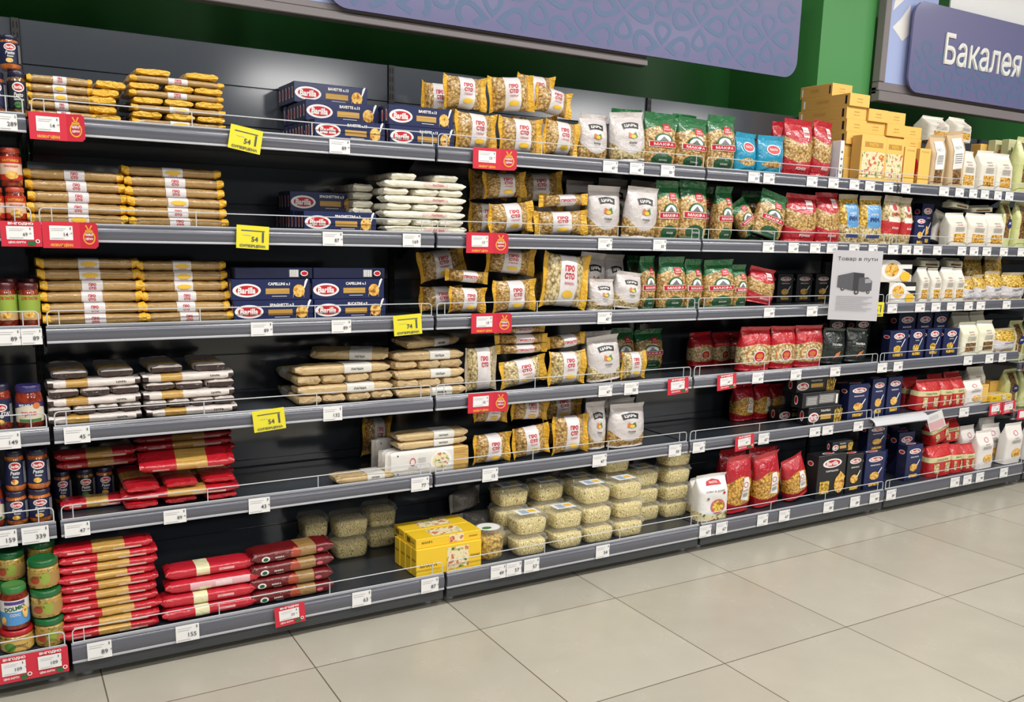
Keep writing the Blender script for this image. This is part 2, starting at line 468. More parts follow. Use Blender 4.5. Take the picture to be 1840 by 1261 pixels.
spag_pack('red', 'red spaghetti pack with golden window', [film('red_spaghetti_film', (200, 20, 36), [('r', .05, .5, .19, .7, 'spag_gold'), ('r', .27, .32, .17, .12, (226, 196, 180)), ('r', -.33, .45, .1, .1, (232, 190, 180))], (.25, .03), bump=.3), WHITE],
          L=.25, W=.085, T=.03, sl=.02, seal_m=film('red_film_end', (196, 18, 34), bump=.6), bunch=.5, prints=lambda bm, s: put_text(bm, 'СПАГЕТТИ', .004, .07, .0098, 1, s))
spag_pack('redcream', 'red pasta pack with cream band', [film('red_cream_film', (204, 28, 46), [('r', -.1, .5, .085, .7, (232, 226, 178)), ('r', .2, .5, .1, .12, (228, 150, 150))], (.26, .042), bump=.25), WHITE],
          L=.26, W=.09, T=.042, sl=.018, seal_m=film('red_film_end', (196, 18, 34), bump=.6), bunch=.3, prints=lambda bm, s: put_text(bm, 'СПАГЕТТИ', .005, .06, .021, 1, s))
spag_pack('redpink', 'red pasta pack with pale pink back panel', [film('red_pink_film', (204, 28, 46), [('r', .08, .5, .36, .33, (232, 176, 182)), ('r', .12, .5, .1, .22, (240, 214, 212)), ('r', -.1, .2, .07, .22, (232, 226, 178))], (.26, .042), bump=.2), WHITE],
          L=.26, W=.09, T=.042, sl=.018, seal_m=film('red_film_end', (196, 18, 34), bump=.6), bunch=.3)
def maroon_print(bm, s):
    disc(bm, -.105, .02, .015, .012, 1, s); disc(bm, -.105, .02, .009, .007, 2, s)
    put_text(bm, 'МАКФА', .0075, -.055, .022, 1, s, bold=.03); put_text(bm, 'Спагетти', .005, -.05, .01, 1, s)
    disc(bm, .095, .024, .012, .007, 3, s)
spag_pack('maroon', 'maroon pasta pack with brown window', [film('maroon_film', (112, 16, 20), [('r', .18, .5, .12, .7, 'spag_brown'), ('e', 0.02, .5, .07, .45, (176, 70, 36))], (.27, .05), bump=.25), WHITE, GREENP, PINK],
          L=.27, W=.1, T=.05, sl=.016, seal_m=film('maroon_film_end', (104, 14, 18), bump=.5), bunch=.3, prints=maroon_print)
def wl_print(bm, s):
    for z in (.012, .075): disc(bm, -.125, z, .0025, .0025, 1, s, 10)
    disc(bm, -.07, .05, .011, .014, 3, s, 20, .8); put_text(bm, 'СПАГЕТТИ', .005, -.07, .03, 2, s)
    for z in (.06, .055, .05, .045): quad(bm, -.05, -.02, z, z+.0012, 2, s)
def whitelabel():
    L, W, T = .3, .088, .028; var = []
    m = [film('white_label_pack', (226, 222, 216), [('r', .42, .5, .12, .6, 'spag_gold'), ('e', .14, .5, .14, .4, (240, 238, 234)), ('e', .13, .5, .11, .32, 'veg')], (L, W), bump=.15), BLACK, GREY, RED]
    for s in range(2):
        var.append([('film', skin('white_label_film', L, W, T, 'side', m, 'flat', .6, 18, 26, .001, s, 30, wl_print)),
                    ('end_seal', seal('end_seal', L, W, T, 'side', film('white_film_end', (220, 214, 206), bump=.4), 0, .02, 'flat', .6, 1., .0015, .003, 0, s))])
    kind('wlabel', 'spaghetti_pack', 'spaghetti pack', 'white labelled spaghetti pack standing on edge', (L, T, W), var)
whitelabel()
# ---- upright and sideways bags --------------------------------------------------
def bag(k, desc, mats, w, d, h, prof='stand', ori='up', sl=.025, top_m=None, bot_m=None, e=.8, amp=.004, prints=None, nvar=2, wave=.006, flare=1.04, bands=None, name='pasta_bag', cat='pasta bag', seal_label=None, lo=True):
    var = []
    for s in range(nvar):
        sd = s*2.3+len(k)*.7
        La = (h if ori == 'up' else w)-sl*(1 if ori == 'up' else 2)
        W = w if ori == 'up' else h
        ps = [('film', skin('bag_film', La, W, d, ori, mats, prof, e, 24, 32, amp, sd, 26, prints[s % len(prints)] if isinstance(prints, list) else prints))]
        if bands:
            for b in bands: ps.append(('label_band', band('label_band', La, W, d, b['m'], b['x0'], b['x1'], prof, e, .0015, b.get('p'), ori, amp, sd, 26)))
        if top_m:
            for at in ((1,) if ori == 'up' else (0, 1)):
                p = ('end_seal' if ori == 'side' else 'top_seal', seal('bag_seal', La, W, d, ori, top_m, at, sl, prof, e, flare, .0012, wave, .002, sd+at))
                ps.append(p+((seal_label,) if seal_label else ()))
        if bot_m and ori == 'up':
            o = orient(ori, La, W, d); P = PROF[prof]; bm = bmesh.new()
            tube(bm, [(.0, W/2*.9, d*.30, 0), (.004, W/2*1.01, d*.42, 0), (.012, W/2*1.0, d*.40, 0)], o, e, 26, .001, sd, 40)
            ps.append(('bottom_seal', mesh('bottom_seal', bm, bot_m)))
        var.append(ps)
    kind(k, name, cat, desc, (w, d, h), var)
GB = film('short_pasta_film', 'short', bump=.4)
def gb(h): return [dict(m=[goldlabel, RED, PINK], x0=-.042, x1=.03, p=logo_prosto(.019, -.006, h))]
bag('gbag', 'clear pasta bag with yellow side seals', [GB], .21, .085, .155, 'pillow', 'side', .022, GOLDSEAL, bands=[dict(m=[goldlabel, RED, PINK, YELP], x0=-.04, x1=.032, p=lambda bm, s: (logo_prosto(.018, -.004, .1, 1, 'ПЕРЬЯ')(bm, s), disc(bm, -.004, .035, .022, .012, 3, s)))], wave=.012, amp=.006, e=.9, seal_label='yellow side seal', flare=1.08)
bag('gbag_pale', 'clear pale pasta bag with yellow side seals', [film('pale_pasta_film', 'short_pale', bump=.4)], .21, .085, .155, 'pillow', 'side', .022, GOLDSEAL, bands=[dict(m=[goldlabel, RED, PINK, YELP], x0=-.04, x1=.034, p=lambda bm, s: (logo_prosto(.018, -.003, .105, 1, 'ВЕРМИШЕЛЬ')(bm, s), disc(bm, -.003, .04, .024, .012, 3, s)))], wave=.012, amp=.006, e=.9, seal_label='yellow side seal', flare=1.08)
bag('gflat', 'clear pasta bag with yellow seals lying flat', [GB], .2, .13, .05, 'pillow', 'side', .02, GOLDSEAL, bands=[dict(m=[goldlabel, RED, PINK], x0=-.035, x1=.03, p=lambda bm, s: put_text(bm, 'ПРОСТО', .012, -.002, .025, 1, s, bold=.04))], wave=.01, amp=.004, seal_label='yellow side seal')
bag('cbag', 'clear pasta bag with white label band', [film('pale_pasta_film', 'short_pale', bump=.4)], .19, .08, .17, 'pillow', 'side', .018, film('clear_film_end', (200, 186, 160), bump=.6), bands=[dict(m=[goldlabel, RED, PINK], x0=-.035, x1=.045, p=logo_prosto(.018, .005, .12))], wave=.008, amp=.006)
def tsar(bm, s, col=3):
    pts = []
    for i in range(13):
        u = -.042+.084*i/12; pts.append((u, .170-3.2*u*u))
    for i in range(13):
        u = .042-.084*i/12; pts.append((u*.9, .146-3.2*u*u))
    for i in range(12):
        poly(bm, [pts[i], pts[25-i], pts[24-i], pts[i+1]], 1, s, i > 0)
    put_text(bm, 'ЦАРЬ', .014, 0, .157, 2, s, width=.06, bold=.03, arc=3.2)
    put_text(bm, 'Рожки', .009, .002, .082, 1, s); put_text(bm, 'отборные', .0055, .002, .071, 4, s)
    for sx in (-1, 1): poly(bm, [(.002, .1), (.002+sx*.022, .105), (.002+sx*.016, .128), (.002, .118)], 3 if sx < 0 else 5, s)
    disc(bm, .003, .108, .012, .008, 6, s)
ORANGEP = mat('orange_print', (222, 120, 50)); LEAF = mat('leaf_print', (70, 130, 60))
for nm, tx, dk in (('white', 'short', 0), ('white_pale', 'short_pale', 0)):
    bag(nm, 'white pasta bag with black arched badge', [film(nm+'_bag_film', (212, 204, 202), [('b', .16, 1.0, tx), ('b', .03, 0, (206, 200, 198))], (.17, .215), bump=.35), BLACK, WHITE, ORANGEP, GREY, LEAF, YELP],
        .17, .08, .215, 'stand', 'up', .022, film('white_bag_seal', (214, 206, 204), bump=.4), [film('white_bag_seal', (214, 206, 204))], prints=tsar)
def makfa(bm, s):
    quad(bm, .0, .036, .166, .2, 1, s); put_text(bm, '100%', .007, .018, .187, 2, s); put_text(bm, 'DURUM', .0055, .018, .176, 2, s)
    poly(bm, [(-.042, .118)]+[(-.0+.042*math.cos(PI-PI*i/14), .118+.038*math.sin(PI-PI*i/14)) for i in range(15)], 3, s)
    poly(bm, [(-.033, .12)]+[(.033*math.cos(PI-PI*i/14), .12+.028*math.sin(PI-PI*i/14)) for i in range(15)], 2, s)
    poly(bm, [(-.02, .12), (.02, .12), (.0, .142)], 4, s)
    poly(bm, [(-.062, .09), (.062, .09), (.064, .117), (-.064, .117)], 2, s)
    poly(bm, [(-.059, .092), (.059, .092), (.061, .115), (-.061, .115)], 1, s)
    put_text(bm, 'МАКФА', .014, 0, .1035, 2, s, width=.092, bold=.015)
    put_text(bm, 'РОЖКИ', .008, 0, .03, 2, s)
MK = film('green_pasta_film', 'short', [('t', .76, -.35, (30, 110, 58)), ('r', 0.1, .76, .2, .03, (30, 110, 58)), ('e', 0, .12, .34, .13, (24, 84, 46)), ('b', .035, 0, (26, 90, 50))], (.145, .25), bump=.4)
bag('makfa', 'pasta bag with green top and red name banner', [MK, RED, WHITE, GREENP, GREY], .145, .085, .25, 'stand', 'up', .03, film('green_film', (30, 116, 60), bump=.5), [film('green_dark_film', (22, 80, 44), bump=.4)], e=.7, prints=makfa)
def turq(bm, s):
    disc(bm, 0, .105, .034, .022, 1, s); disc(bm, 0, .105, .03, .018, 2, s); put_text(bm, 'ПАСТА', .009, 0, .106, 1, s, bold=.03)
bag('turq', 'small turquoise pasta bag', [film('turquoise_film', (22, 150, 190), [('b', .36, -.6, 'short'), ('b', .16, .6, (26, 156, 196))], (.13, .165), bump=.4), WHITE, RED], .13, .07, .165, 'stand', 'up', .02, film('turquoise_seal', (26, 158, 198), bump=.5), [film('turquoise_seal', (26, 158, 198))], prints=turq)
def redtop(bm, s):
    quad(bm, .01, .045, .17, .215, 1, s); put_text(bm, 'ПАСТА', .008, .027, .2, 2, s)
    for i in range(5): quad(bm, .012, .043, .178+.003*i, .1795+.003*i, 2, s)
    put_text(bm, 'РОЖКИ', .012, 0, .035, 1, s, bold=.03)
bag('redbag', 'pasta bag with red top and bottom', [film('red_pasta_film', 'short', [('t', .58, .5, (196, 20, 36)), ('b', .24, .4, (190, 18, 34)), ('e', .1, .2, .25, .06, (204, 60, 66))], (.16, .245), bump=.45), WHITE, RED], .16, .09, .245, 'stand', 'up', .022, film('red_seal', (200, 22, 38), bump=.5), [film('red_seal', (200, 22, 38))], prints=redtop)
def oval_logo(bm, s):
    disc(bm, .0, .075, .062, .05, 3, s, 32, .93); disc(bm, .0, .07, .032, .028, 1, s); disc(bm, .0, .07, .028, .024, 2, s); disc(bm, 0, .072, .018, .012, 3, s); put_text(bm, 'ПАСТА', .006, 0, .055, 4, s)
bag('redoval', 'short red topped bag with orange oval badge', [film('red_oval_film', 'short_pale', [('t', .62, -.3, (200, 20, 34)), ('b', .13, .2, (194, 18, 32))], (.16, .205), bump=.45), WHITE, RED, ORANGEP, WHITE], .16, .085, .205, 'stand', 'up', .018, film('red_seal', (200, 22, 38), bump=.5), [film('red_seal', (200, 22, 38))], prints=oval_logo, e=.7)
def whitetag(bm, s):
    poly(bm, [(-.005, .06), (.04, .05), (.046, .11), (.036, .15), (.008, .15)], 1, s)
    disc(bm, .02, .12, .014, .012, 2, s, 18, .75); put_text(bm, 'ПАСТА', .008, .02, .095, 2, s); 
    for i in range(3): quad(bm, .004, .036, .07+.006*i, .073+.006*i, 3, s)
bag('redwin', 'tall red bag with pasta window and white tag', [film('red_window_film', 'short_gold', [('t', .66, -.5, (190, 16, 36)), ('b', .15, .3, (188, 16, 34))], (.15, .235), bump=.4), WHITE, RED, GREY], .15, .085, .235, 'stand', 'up', .02, film('red_seal', (200, 22, 38), bump=.5), [film('red_seal', (200, 22, 38))], prints=whitetag, e=.75)
def pur(bm, s):
    put_text(bm, 'ДОБРОЕ', .011, 0, .138, 1, s); put_text(bm, 'РИЖ', .02, 0, .115, 2, s, bold=.04)
bag('bluepur', 'clear pasta bag with light blue label', [film('blue_label_film', 'short_egg', [('r', .05, .57, .34, .24, (92, 160, 220)), ('b', .32, .4, 'short_pale'), ('d', .33, .1, None)][:2]+[('r', 0, .16, .3, .035, (40, 60, 130))], (.14, .225), bump=.4), WHITE, NAVYP], .14, .08, .225, 'stand', 'up', .02, film('clear_film_end', (200, 186, 160), bump=.6), [film('short_pasta_film', 'short')], prints=pur)
def redclear(bm, s):
    put_text(bm, 'ПАСТА', .013, 0, .135, 1, s, bold=.03); disc(bm, 0, .165, .016, .013, 1, s); put_text(bm, 'РОЖКИ', .01, 0, .075, 2, s)
bag('redclear', 'clear pasta bag with red lower band', [film('red_band_film', 'short_pale', [('r', 0, .36, .5, .13, (206, 40, 44)), ('r', 0, .52, .34, .05, (238, 226, 214)), ('e', 0, .77, .25, .1, (236, 214, 200))], (.13, .215), bump=.45), RED, WHITE], .13, .08, .215, 'stand', 'up', .025, film('clear_film_end', (200, 186, 160), bump=.6), [film('pale_pasta_film', 'short_pale')], prints=redclear)
def blackp(bm, s):
    put_text(bm, 'ПОЛБА', .012, 0, .11, 1, s, bold=.04); put_text(bm, 'паста', .007, 0, .095, 2, s); put_text(bm, 'З', .016, 0, .15, 2, s)
    poly(bm, [(-.02, .03), (.012, .05), (.02, .075), (-.004, .06)], 3, s)
bag('black', 'black pasta bag with white lettering', [film('black_film', (26, 36, 34), [('t', .93, 0, (44, 56, 52))], (.12, .2), bump=.4), WHITE, GREY, ORANGEP], .12, .07, .2, 'stand', 'up', .016, film('black_film_seal', (44, 58, 54), bump=.4), [film('black_film', (26, 36, 34))], prints=blackp)
def gus(bm, s):
    put_text(bm, 'ПАСТА', .009, .0, .15, 2, s); put_text(bm, 'цельная', .007, .0, .135, 1, s)
    for i in range(4): quad(bm, -.03, .03, .095+.008*i, .0975+.008*i, 2, s)
for nm, c in (('gusset', (226, 220, 206)), ('gusset_cream', (232, 228, 202))):
    bag(nm, 'cream paper pasta bag with orange window' if nm == 'gusset' else 'pale cream folded top pasta bag', [mat(nm+'_paper', c, [('r', 0, .24, .32, .13, 'short_gold' if nm == 'gusset' else 'short_dark'), ('t', .86, 0, (240, 238, 230))], (.12, .215), rough=.6, bump=.3, bscale=30), PINK, GREY], .12, .075, .215, 'gusset', 'up', .014, mat(nm+'_fold', tuple(min(255, v+6) for v in c), rough=.6), None, e=.35, amp=.003, prints=gus, wave=.003, flare=1)
def kraftp(bm, s):
    quad(bm, -.03, .03, .08, .21, 1, s); put_text(bm, 'ПАСТА', .012, 0, .17, 3, s, width=.045, rot=0); 
    for i in range(5): quad(bm, -.02, .02, .105+.009*i, .108+.009*i, 2, s)
KR = mat('kraft_paper', (206, 176, 134), [('r', 0, .19, .26, .13, 'short_dark')], (.1, .24), rough=.65, bump=.3)
bag('kraft', 'tall kraft paper bag with white label strip', [KR, WHITE, GREY, GREENP], .1, .07, .24, 'gusset', 'up', .014, mat('kraft_fold', (204, 174, 132), rough=.65), None, e=.35, prints=kraftp, wave=.003, flare=1)
def cw(bm, s):
    put_text(bm, 'Паста', .018, .004, .075, 2, s, shear=.25, bold=.03, rot=.2); put_text(bm, 'из твёрдых', .006, 0, .045, 2, s)
bag('clearwhite', 'clear golden pasta bag with white lower label', [film('golden_over_white_film', 'short_egg', [('d', 2, 0, (0, 0, 0)), ('b', .46, .3, (218, 212, 216)), ('b', .06, 0, 'short_egg')], (.15, .195), bump=.4), PINK, GREY], .15, .085, .195, 'stand', 'up', .02, film('clear_film_end', (200, 186, 160), bump=.6), [film('short_egg_film', 'short_egg')], prints=cw)
bag('silver', 'grey film pasta bag', [film('grey_film', (150, 146, 142), bump=.6)], .2, .1, .08, 'limp', 'side', .02, film('grey_film_end', (170, 166, 160), bump=.5), amp=.01)
def flour(bm, s):
    poly(bm, [(-.035, .155), (.035, .155), (.03, .172), (0, .18), (-.03, .172)], 1, s); put_text(bm, 'ПАСТА', .009, 0, .166, 2, s, bold=.03)
    put_text(bm, 'СОВА В ДОМЕ', .008, 0, .13, 3, s, width=.09)
    disc(bm, .012, .062, .034, .032, 4, s, 28); disc(bm, .012, .062, .027, .025, 5, s)
    disc(bm, .04, .12, .006, .006, 1, s, 12); disc(bm, -.035, .1, .006, .006, 3, s, 12)
FOODM = mat('food_print', 'food'); EGGM = mat('pasta_print', 'short_egg'); VEGM = mat('vegetable_print', 'veg')
bag('flour', 'white pasta bag with red arched badge and bowl', [mat('white_paper_bag', (236, 232, 228), [('b', .12, .4, 'veg')], (.14, .2), rough=.5, bump=.3), RED, WHITE, GREY, PINK, EGGM], .14, .085, .2, 'gusset', 'up', .016, mat('white_paper_fold', (236, 232, 228), rough=.5), None, e=.5, prints=flour, wave=.006)
def tallw(bm, s):
    disc(bm, 0, .16, .015, .013, 1, s, 20, .8); put_text(bm, 'ПАСТА', .007, 0, .135, 2, s)
    for i in range(3): quad(bm, -.03, .03, .11+.006*i, .1125+.006*i, 2, s)
    disc(bm, .01, .055, .03, .024, 3, s)
TWM = mat('white_card_bag', (232, 226, 220), rough=.55, bump=.15)
bag('tallwhite', 'tall white bag with dish picture', [TWM, PINK, GREY, FOODM], .12, .07, .21, 'gusset', 'up', .014, TWM, None, e=.4, prints=tallw, wave=.003, flare=1)
def redstk(bm, s):
    for x in (-.045, .018): quad(bm, x, x+.026, .018, .075, 2, s)
    put_text(bm, 'ПАСТА', .01, 0, .097, 1, s, width=.06)
bag('redstripe', 'red pasta bag with cream stripe and window', [film('red_stripe_film', (206, 34, 36), [('r', 0, .56, .5, .085, (226, 218, 160))], (.13, .175), bump=.35), GREENP, mat('pasta_window_print', 'short_pale')], .13, .085, .175, 'gusset', 'up', .01, film('red_seal', (200, 22, 38), bump=.5), None, e=.5, prints=redstk, wave=.003, flare=1)
def gcream(bm, s):
    disc(bm, .02, .12, .03, .024, 1, s); put_text(bm, 'рис', .014, .02, .12, 2, s)
bag('lime', 'lime green pasta bag with clear window', [film('lime_film', (206, 210, 140), [('r', -.05, .55, .25, .36, 'veg'), ('r', -.05, .55, .24, .35, 'short_dark')], (.13, .235), bump=.25), NAVYP, WHITE], .13, .08, .235, 'gusset', 'up', .016, film('lime_seal', (214, 216, 150)), None, e=.5, prints=gcream)
# ---- cartons ----------------------------------------------------------------------
def carton(k, desc, w, d, h, front, side, top=None, prints=None, sprints=None, extra=(), bev=.0015, name='pasta_carton', cat='carton', window=None, mats=(), tprints=None):
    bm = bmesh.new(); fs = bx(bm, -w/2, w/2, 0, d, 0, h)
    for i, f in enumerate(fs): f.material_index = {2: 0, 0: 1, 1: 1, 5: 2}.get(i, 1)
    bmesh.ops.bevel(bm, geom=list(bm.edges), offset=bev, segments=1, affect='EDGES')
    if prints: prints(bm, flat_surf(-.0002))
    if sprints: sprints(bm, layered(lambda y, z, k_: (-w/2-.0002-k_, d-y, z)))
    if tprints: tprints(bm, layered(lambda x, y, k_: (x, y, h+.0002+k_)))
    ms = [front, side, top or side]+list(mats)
    ps = [('carton', mesh('carton', bm, ms, False))]
    if window:
        x0, x1, z0, z1, wm = window
        b2 = bmesh.new(); bx(b2, x0, x1, -.0006, .001, z0, z1); ps.append(('window', mesh('carton_window', b2, [wm], False), 'clear window showing pasta'))
    kind(k, name, cat, desc, (w, d, h), [ps])
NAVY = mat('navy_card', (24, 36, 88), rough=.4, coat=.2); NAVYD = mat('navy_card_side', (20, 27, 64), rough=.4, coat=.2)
BLK = mat('black_card', (26, 28, 34), rough=.4, coat=.2)
SPG = mat('spaghetti_window', 'spag_gold', rough=.3)
def barilla(bm, s, cx, cz, rx, rz, t=True):
    disc(bm, cx, cz, rx, rz, 3, s, 32); disc(bm, cx+rx*.03, cz, rx*.8, rz*.72, 4, s, 32)
    if t: put_text(bm, 'Barilla', rz*.95, cx, cz, 3, s, width=rx*1.25, bold=.035, shear=.12)
def blue_long(k, txt):
    def pr(bm, s):
        barilla(bm, s, -.082, .032, .046, .022)
        put_text(bm, txt, .0095, .025, .053, 3, s, bold=.035)
        disc(bm, .092, .03, .02, .021, 5, s); poly(bm, [(.108, .04), (.112, .038), (.124, .068), (.119, .07), (.113, .062)], 3, s)
        for x in (.074, .105): poly(bm, [(x, .03), (x+.003, .03), (x+.001+(-.004 if x < .09 else .004), .004)], 5, s)
        quad(bm, .0, .05, .012, .0135, 3, s)
    def sp(bm, s): disc(bm, .018, .034, .007, .02, 3, s); disc(bm, .018, .034, .005, .015, 4, s)
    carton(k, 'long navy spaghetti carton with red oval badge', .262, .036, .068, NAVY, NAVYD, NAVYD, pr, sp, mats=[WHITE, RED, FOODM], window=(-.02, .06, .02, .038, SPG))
for k_, t_ in (('bav', 'BAVETTE n.13'), ('spni', 'SPAGHETTINI n.3'), ('cap', 'CAPELLINI n.1'), ('spg', 'SPAGHETTI n.5'), ('buc', 'BUCATINI n.9')): blue_long(k_, t_)
def barcode_pr(bm, s):
    for i in range(14): quad(bm, .05+.0022*i, .051+.0022*i+.0006*(i % 3), .006, .03, 3, s)
    quad(bm, .088, .118, .008, .028, 6, s); barilla(bm, s, .1, .018, .013, .009, False)
carton('buc_side', 'long navy carton lying with barcode side out', .262, .068, .036, NAVYD, NAVYD, NAVY, barcode_pr, None, mats=[WHITE, RED, FOODM, BLACK])
def tall_pr(txt, w, h):
    def pr(bm, s):
        barilla(bm, s, 0, h*.82, w*.36, h*.075); put_text(bm, txt, h*.035, 0, h*.66, 3, s, width=w*.5)
        disc(bm, -.002, h*.36, w*.24, h*.11, 5, s); poly(bm, [(w*.15, h*.42), (w*.2, h*.4), (w*.36, h*.56), (w*.32, h*.57)], 3, s)
        quad(bm, -w*.28, w*.25, h*.08, h*.17, 6, s)
    return pr
def tall_sp(h):
    def sp(bm, s):
        disc(bm, .028, h*.8, .018, h*.06, 3, s); disc(bm, .028, h*.8, .014, h*.045, 4, s)
    return sp
def top_pr(bm, s): disc(bm, 0, .03, .03, .014, 3, s); disc(bm, 0, .03, .025, .01, 4, s)
for k_, m_, ds in (('btall', NAVY, 'tall navy pasta carton with red oval badge'), ('ktall', BLK, 'tall black pasta carton with red oval badge')):
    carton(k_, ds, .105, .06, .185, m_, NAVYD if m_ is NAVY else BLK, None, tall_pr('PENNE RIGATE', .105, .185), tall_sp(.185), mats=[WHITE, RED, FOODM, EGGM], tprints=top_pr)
def pasta_front(bm, s):
    tall_pr('PIPE RIGATE', .15, .19)(bm, s)
    disc(bm, .045, .05, .025, .045, 5, s); poly(bm, [(.03, .09), (.05, .11), (.072, .09), (.06, .06)], 5, s)
carton('kwide', 'wide black pasta carton with pasta shell picture', .15, .075, .19, BLK, BLK, None, lambda bm, s: (barilla(bm, s, 0, .152, .05, .02), put_text(bm, 'TORTIGLIONI', .008, 0, .118, 3, s), quad(bm, -.06, -.01, .02, .075, 6, s), disc(bm, .045, .055, .027, .042, 5, s), poly(bm, [(.03, .08), (.046, .112), (.074, .085), (.06, .05)], 5, s)), tall_sp(.19), mats=[WHITE, RED, FOODM, EGGM], tprints=top_pr)
carton('bsmall', 'small navy soup pasta carton', .12, .05, .14, NAVY, NAVYD, None, lambda bm, s: (barilla(bm, s, 0, .115, .036, .015), put_text(bm, 'per brodo', .007, 0, .09, 3, s), disc(bm, -.008, .056, .026, .016, 5, s), poly(bm, [(.015, .066), (.02, .064), (.042, .1), (.038, .102)], 3, s), quad(bm, -.035, .03, .02, .034, 6, s)), tall_sp(.14), mats=[WHITE, RED, EGGM, EGGM])
def blk_long(bm, s):
    barilla(bm, s, -.075, .03, .034, .02); quad(bm, -.03, .04, .02, .04, 6, s); put_text(bm, 'TAGLIATELLE', .008, 0, .055, 3, s)
    for i in range(5): poly(bm, [(.06+.009*i, .0), (.068+.009*i, .0), (.07+.011*i, .055+.008*(i % 2)), (.063+.011*i, .055)], 5, s)
carton('klong', 'long black pasta carton with spaghetti picture', .22, .07, .07, BLK, BLK, None, blk_long, lambda bm, s: (disc(bm, .03, .035, .012, .022, 3, s), disc(bm, .03, .035, .009, .016, 4, s)), mats=[WHITE, RED, EGGM, SPG])
def blk_text(bm, s):
    quad(bm, -.09, -.02, .01, .055, 7, s); quad(bm, -.015, .085, .015, .06, 7, s); quad(bm, .088, .1, .01, .055, 3, s)
    for i in range(5): quad(bm, -.085, -.03, .016+.007*i, .018+.007*i, 3, s); quad(bm, -.01, .07, .022+.007*i, .024+.007*i, 3, s)
carton('klong_back', 'long black pasta carton with nutrition panel out', .22, .07, .07, BLK, BLK, None, blk_text, lambda bm, s: (disc(bm, .03, .035, .012, .022, 3, s), disc(bm, .03, .035, .009, .016, 4, s)), mats=[WHITE, RED, EGGM, SPG, GREY])
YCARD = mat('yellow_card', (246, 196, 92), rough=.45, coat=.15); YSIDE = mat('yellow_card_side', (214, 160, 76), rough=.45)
YBR = mat('bright_yellow_card', (246, 200, 30), rough=.4, coat=.2)
TANP = mat('tan_print', (196, 140, 60))
def y_end(bm, s): put_text(bm, 'ЛАЗАНЬЯ', .006, 0, .035, 3, s); quad(bm, -.02, .02, .02, .022, 3, s)
def y_side(bm, s):
    put_text(bm, 'ЛАЗАНЬЯ', .012, .12, .034, 3, s); put_text(bm, '500', .01, .33, .03, 4, s, rot=PI/2)
    quad(bm, .05, .08, .01, .05, 5, s)
carton('ylong', 'yellow pasta carton stacked end out', .125, .38, .058, YCARD, YSIDE, None, y_end, lambda bm, s: (put_text(bm, 'ЛАЗАНЬЯ', .016, .17, .032, 3, s), quad(bm, .345, .36, .01, .048, 4, s), quad(bm, .02, .035, .01, .045, 5, s)), mats=[TANP, BLACK, WHITE])
def y_std(bm, s):
    quad(bm, -.055, .055, .15, .172, 3, s); put_text(bm, 'PASTA', .014, 0, .161, 5, s)
    quad(bm, -.068, .068, .02, .13, 4, s)
carton('ystand', 'yellow pasta carton with vegetable picture standing', .15, .06, .2, YCARD, YSIDE, None, y_std, mats=[TANP, VEGM, YELP])
carton('ynarrow', 'narrow yellow carton standing on edge', .06, .15, .165, YCARD, YSIDE, None, lambda bm, s: put_text(bm, 'ЛАЗАНЬЯ', .008, 0, .15, 3, s, width=.04), lambda bm, s: disc(bm, .1, .08, .04, .04, 4, s), mats=[TANP, RED])
def yflat(bm, s):
    put_text(bm, 'МАКФА', .01, -.09, .02, 3, s); quad(bm, .0, .06, .006, .034, 4, s); put_text(bm, 'ЛАЗАНЬЯ', .006, .1, .018, 3, s)
BRN = mat('brown_print', (120, 84, 20))
carton('yflat', 'bright yellow pasta carton lying flat', .27, .1, .036, YBR, YBR, None, yflat, lambda bm, s: (quad(bm, .02, .05, .008, .028, 3, s), put_text(bm, 'ЛАЗАНЬЯ', .006, .07, .018, 3, s, width=.03)), mats=[BRN, VEGM], tprints=lambda bm, s: (quad(bm, -.06, .07, .015, .085, 4, s),))
carton('yfront', 'bright yellow pasta carton standing with picture', .27, .045, .105, YBR, YBR, None, lambda bm, s: (put_text(bm, 'МАКФА', .016, -.085, .04, 3, s), quad(bm, -.01, .08, .012, .095, 4, s), put_text(bm, 'ЛАЗАНЬЯ', .01, .107, .05, 3, s, width=.04)), lambda bm, s: (put_text(bm, 'ЛАЗАНЬЯ', .008, .022, .06, 3, s, width=.035),), mats=[BRN, VEGM], tprints=lambda bm, s: None)
def gift(bm, s):
    disc(bm, -.03, .055, .06, .045, 3, s); disc(bm, -.03, .055, .04, .03, 4, s); quad(bm, .02, .085, .06, .08, 3, s)
    disc(bm, .05, .025, .03, .022, 5, s)
carton('wbox', 'black and white carton with plate of pasta', .18, .05, .1, mat('white_black_card', (222, 214, 204), [('d', .75, -.9, (40, 38, 40))], (.18, .1)), BLK, None, gift, mats=[WHITE, FOODM, YELP])
def narrow_w(bm, s):
    for i in range(4): disc(bm, 0, .03+.03*i, .008, .006, 3, s, 10)
carton('wnarrow', 'narrow white carton standing on end', .03, .1, .17, WHITE, mat('lavender_card', (206, 204, 214)), None, narrow_w, mats=[GREY])
carton('ltall', 'lime and cream carton standing', .11, .07, .215, mat('lime_card', (214, 212, 160), [('r', 0, .5, .28, .36, 'veg')], (.11, .215)), mat('lime_card_side', (196, 196, 140)))
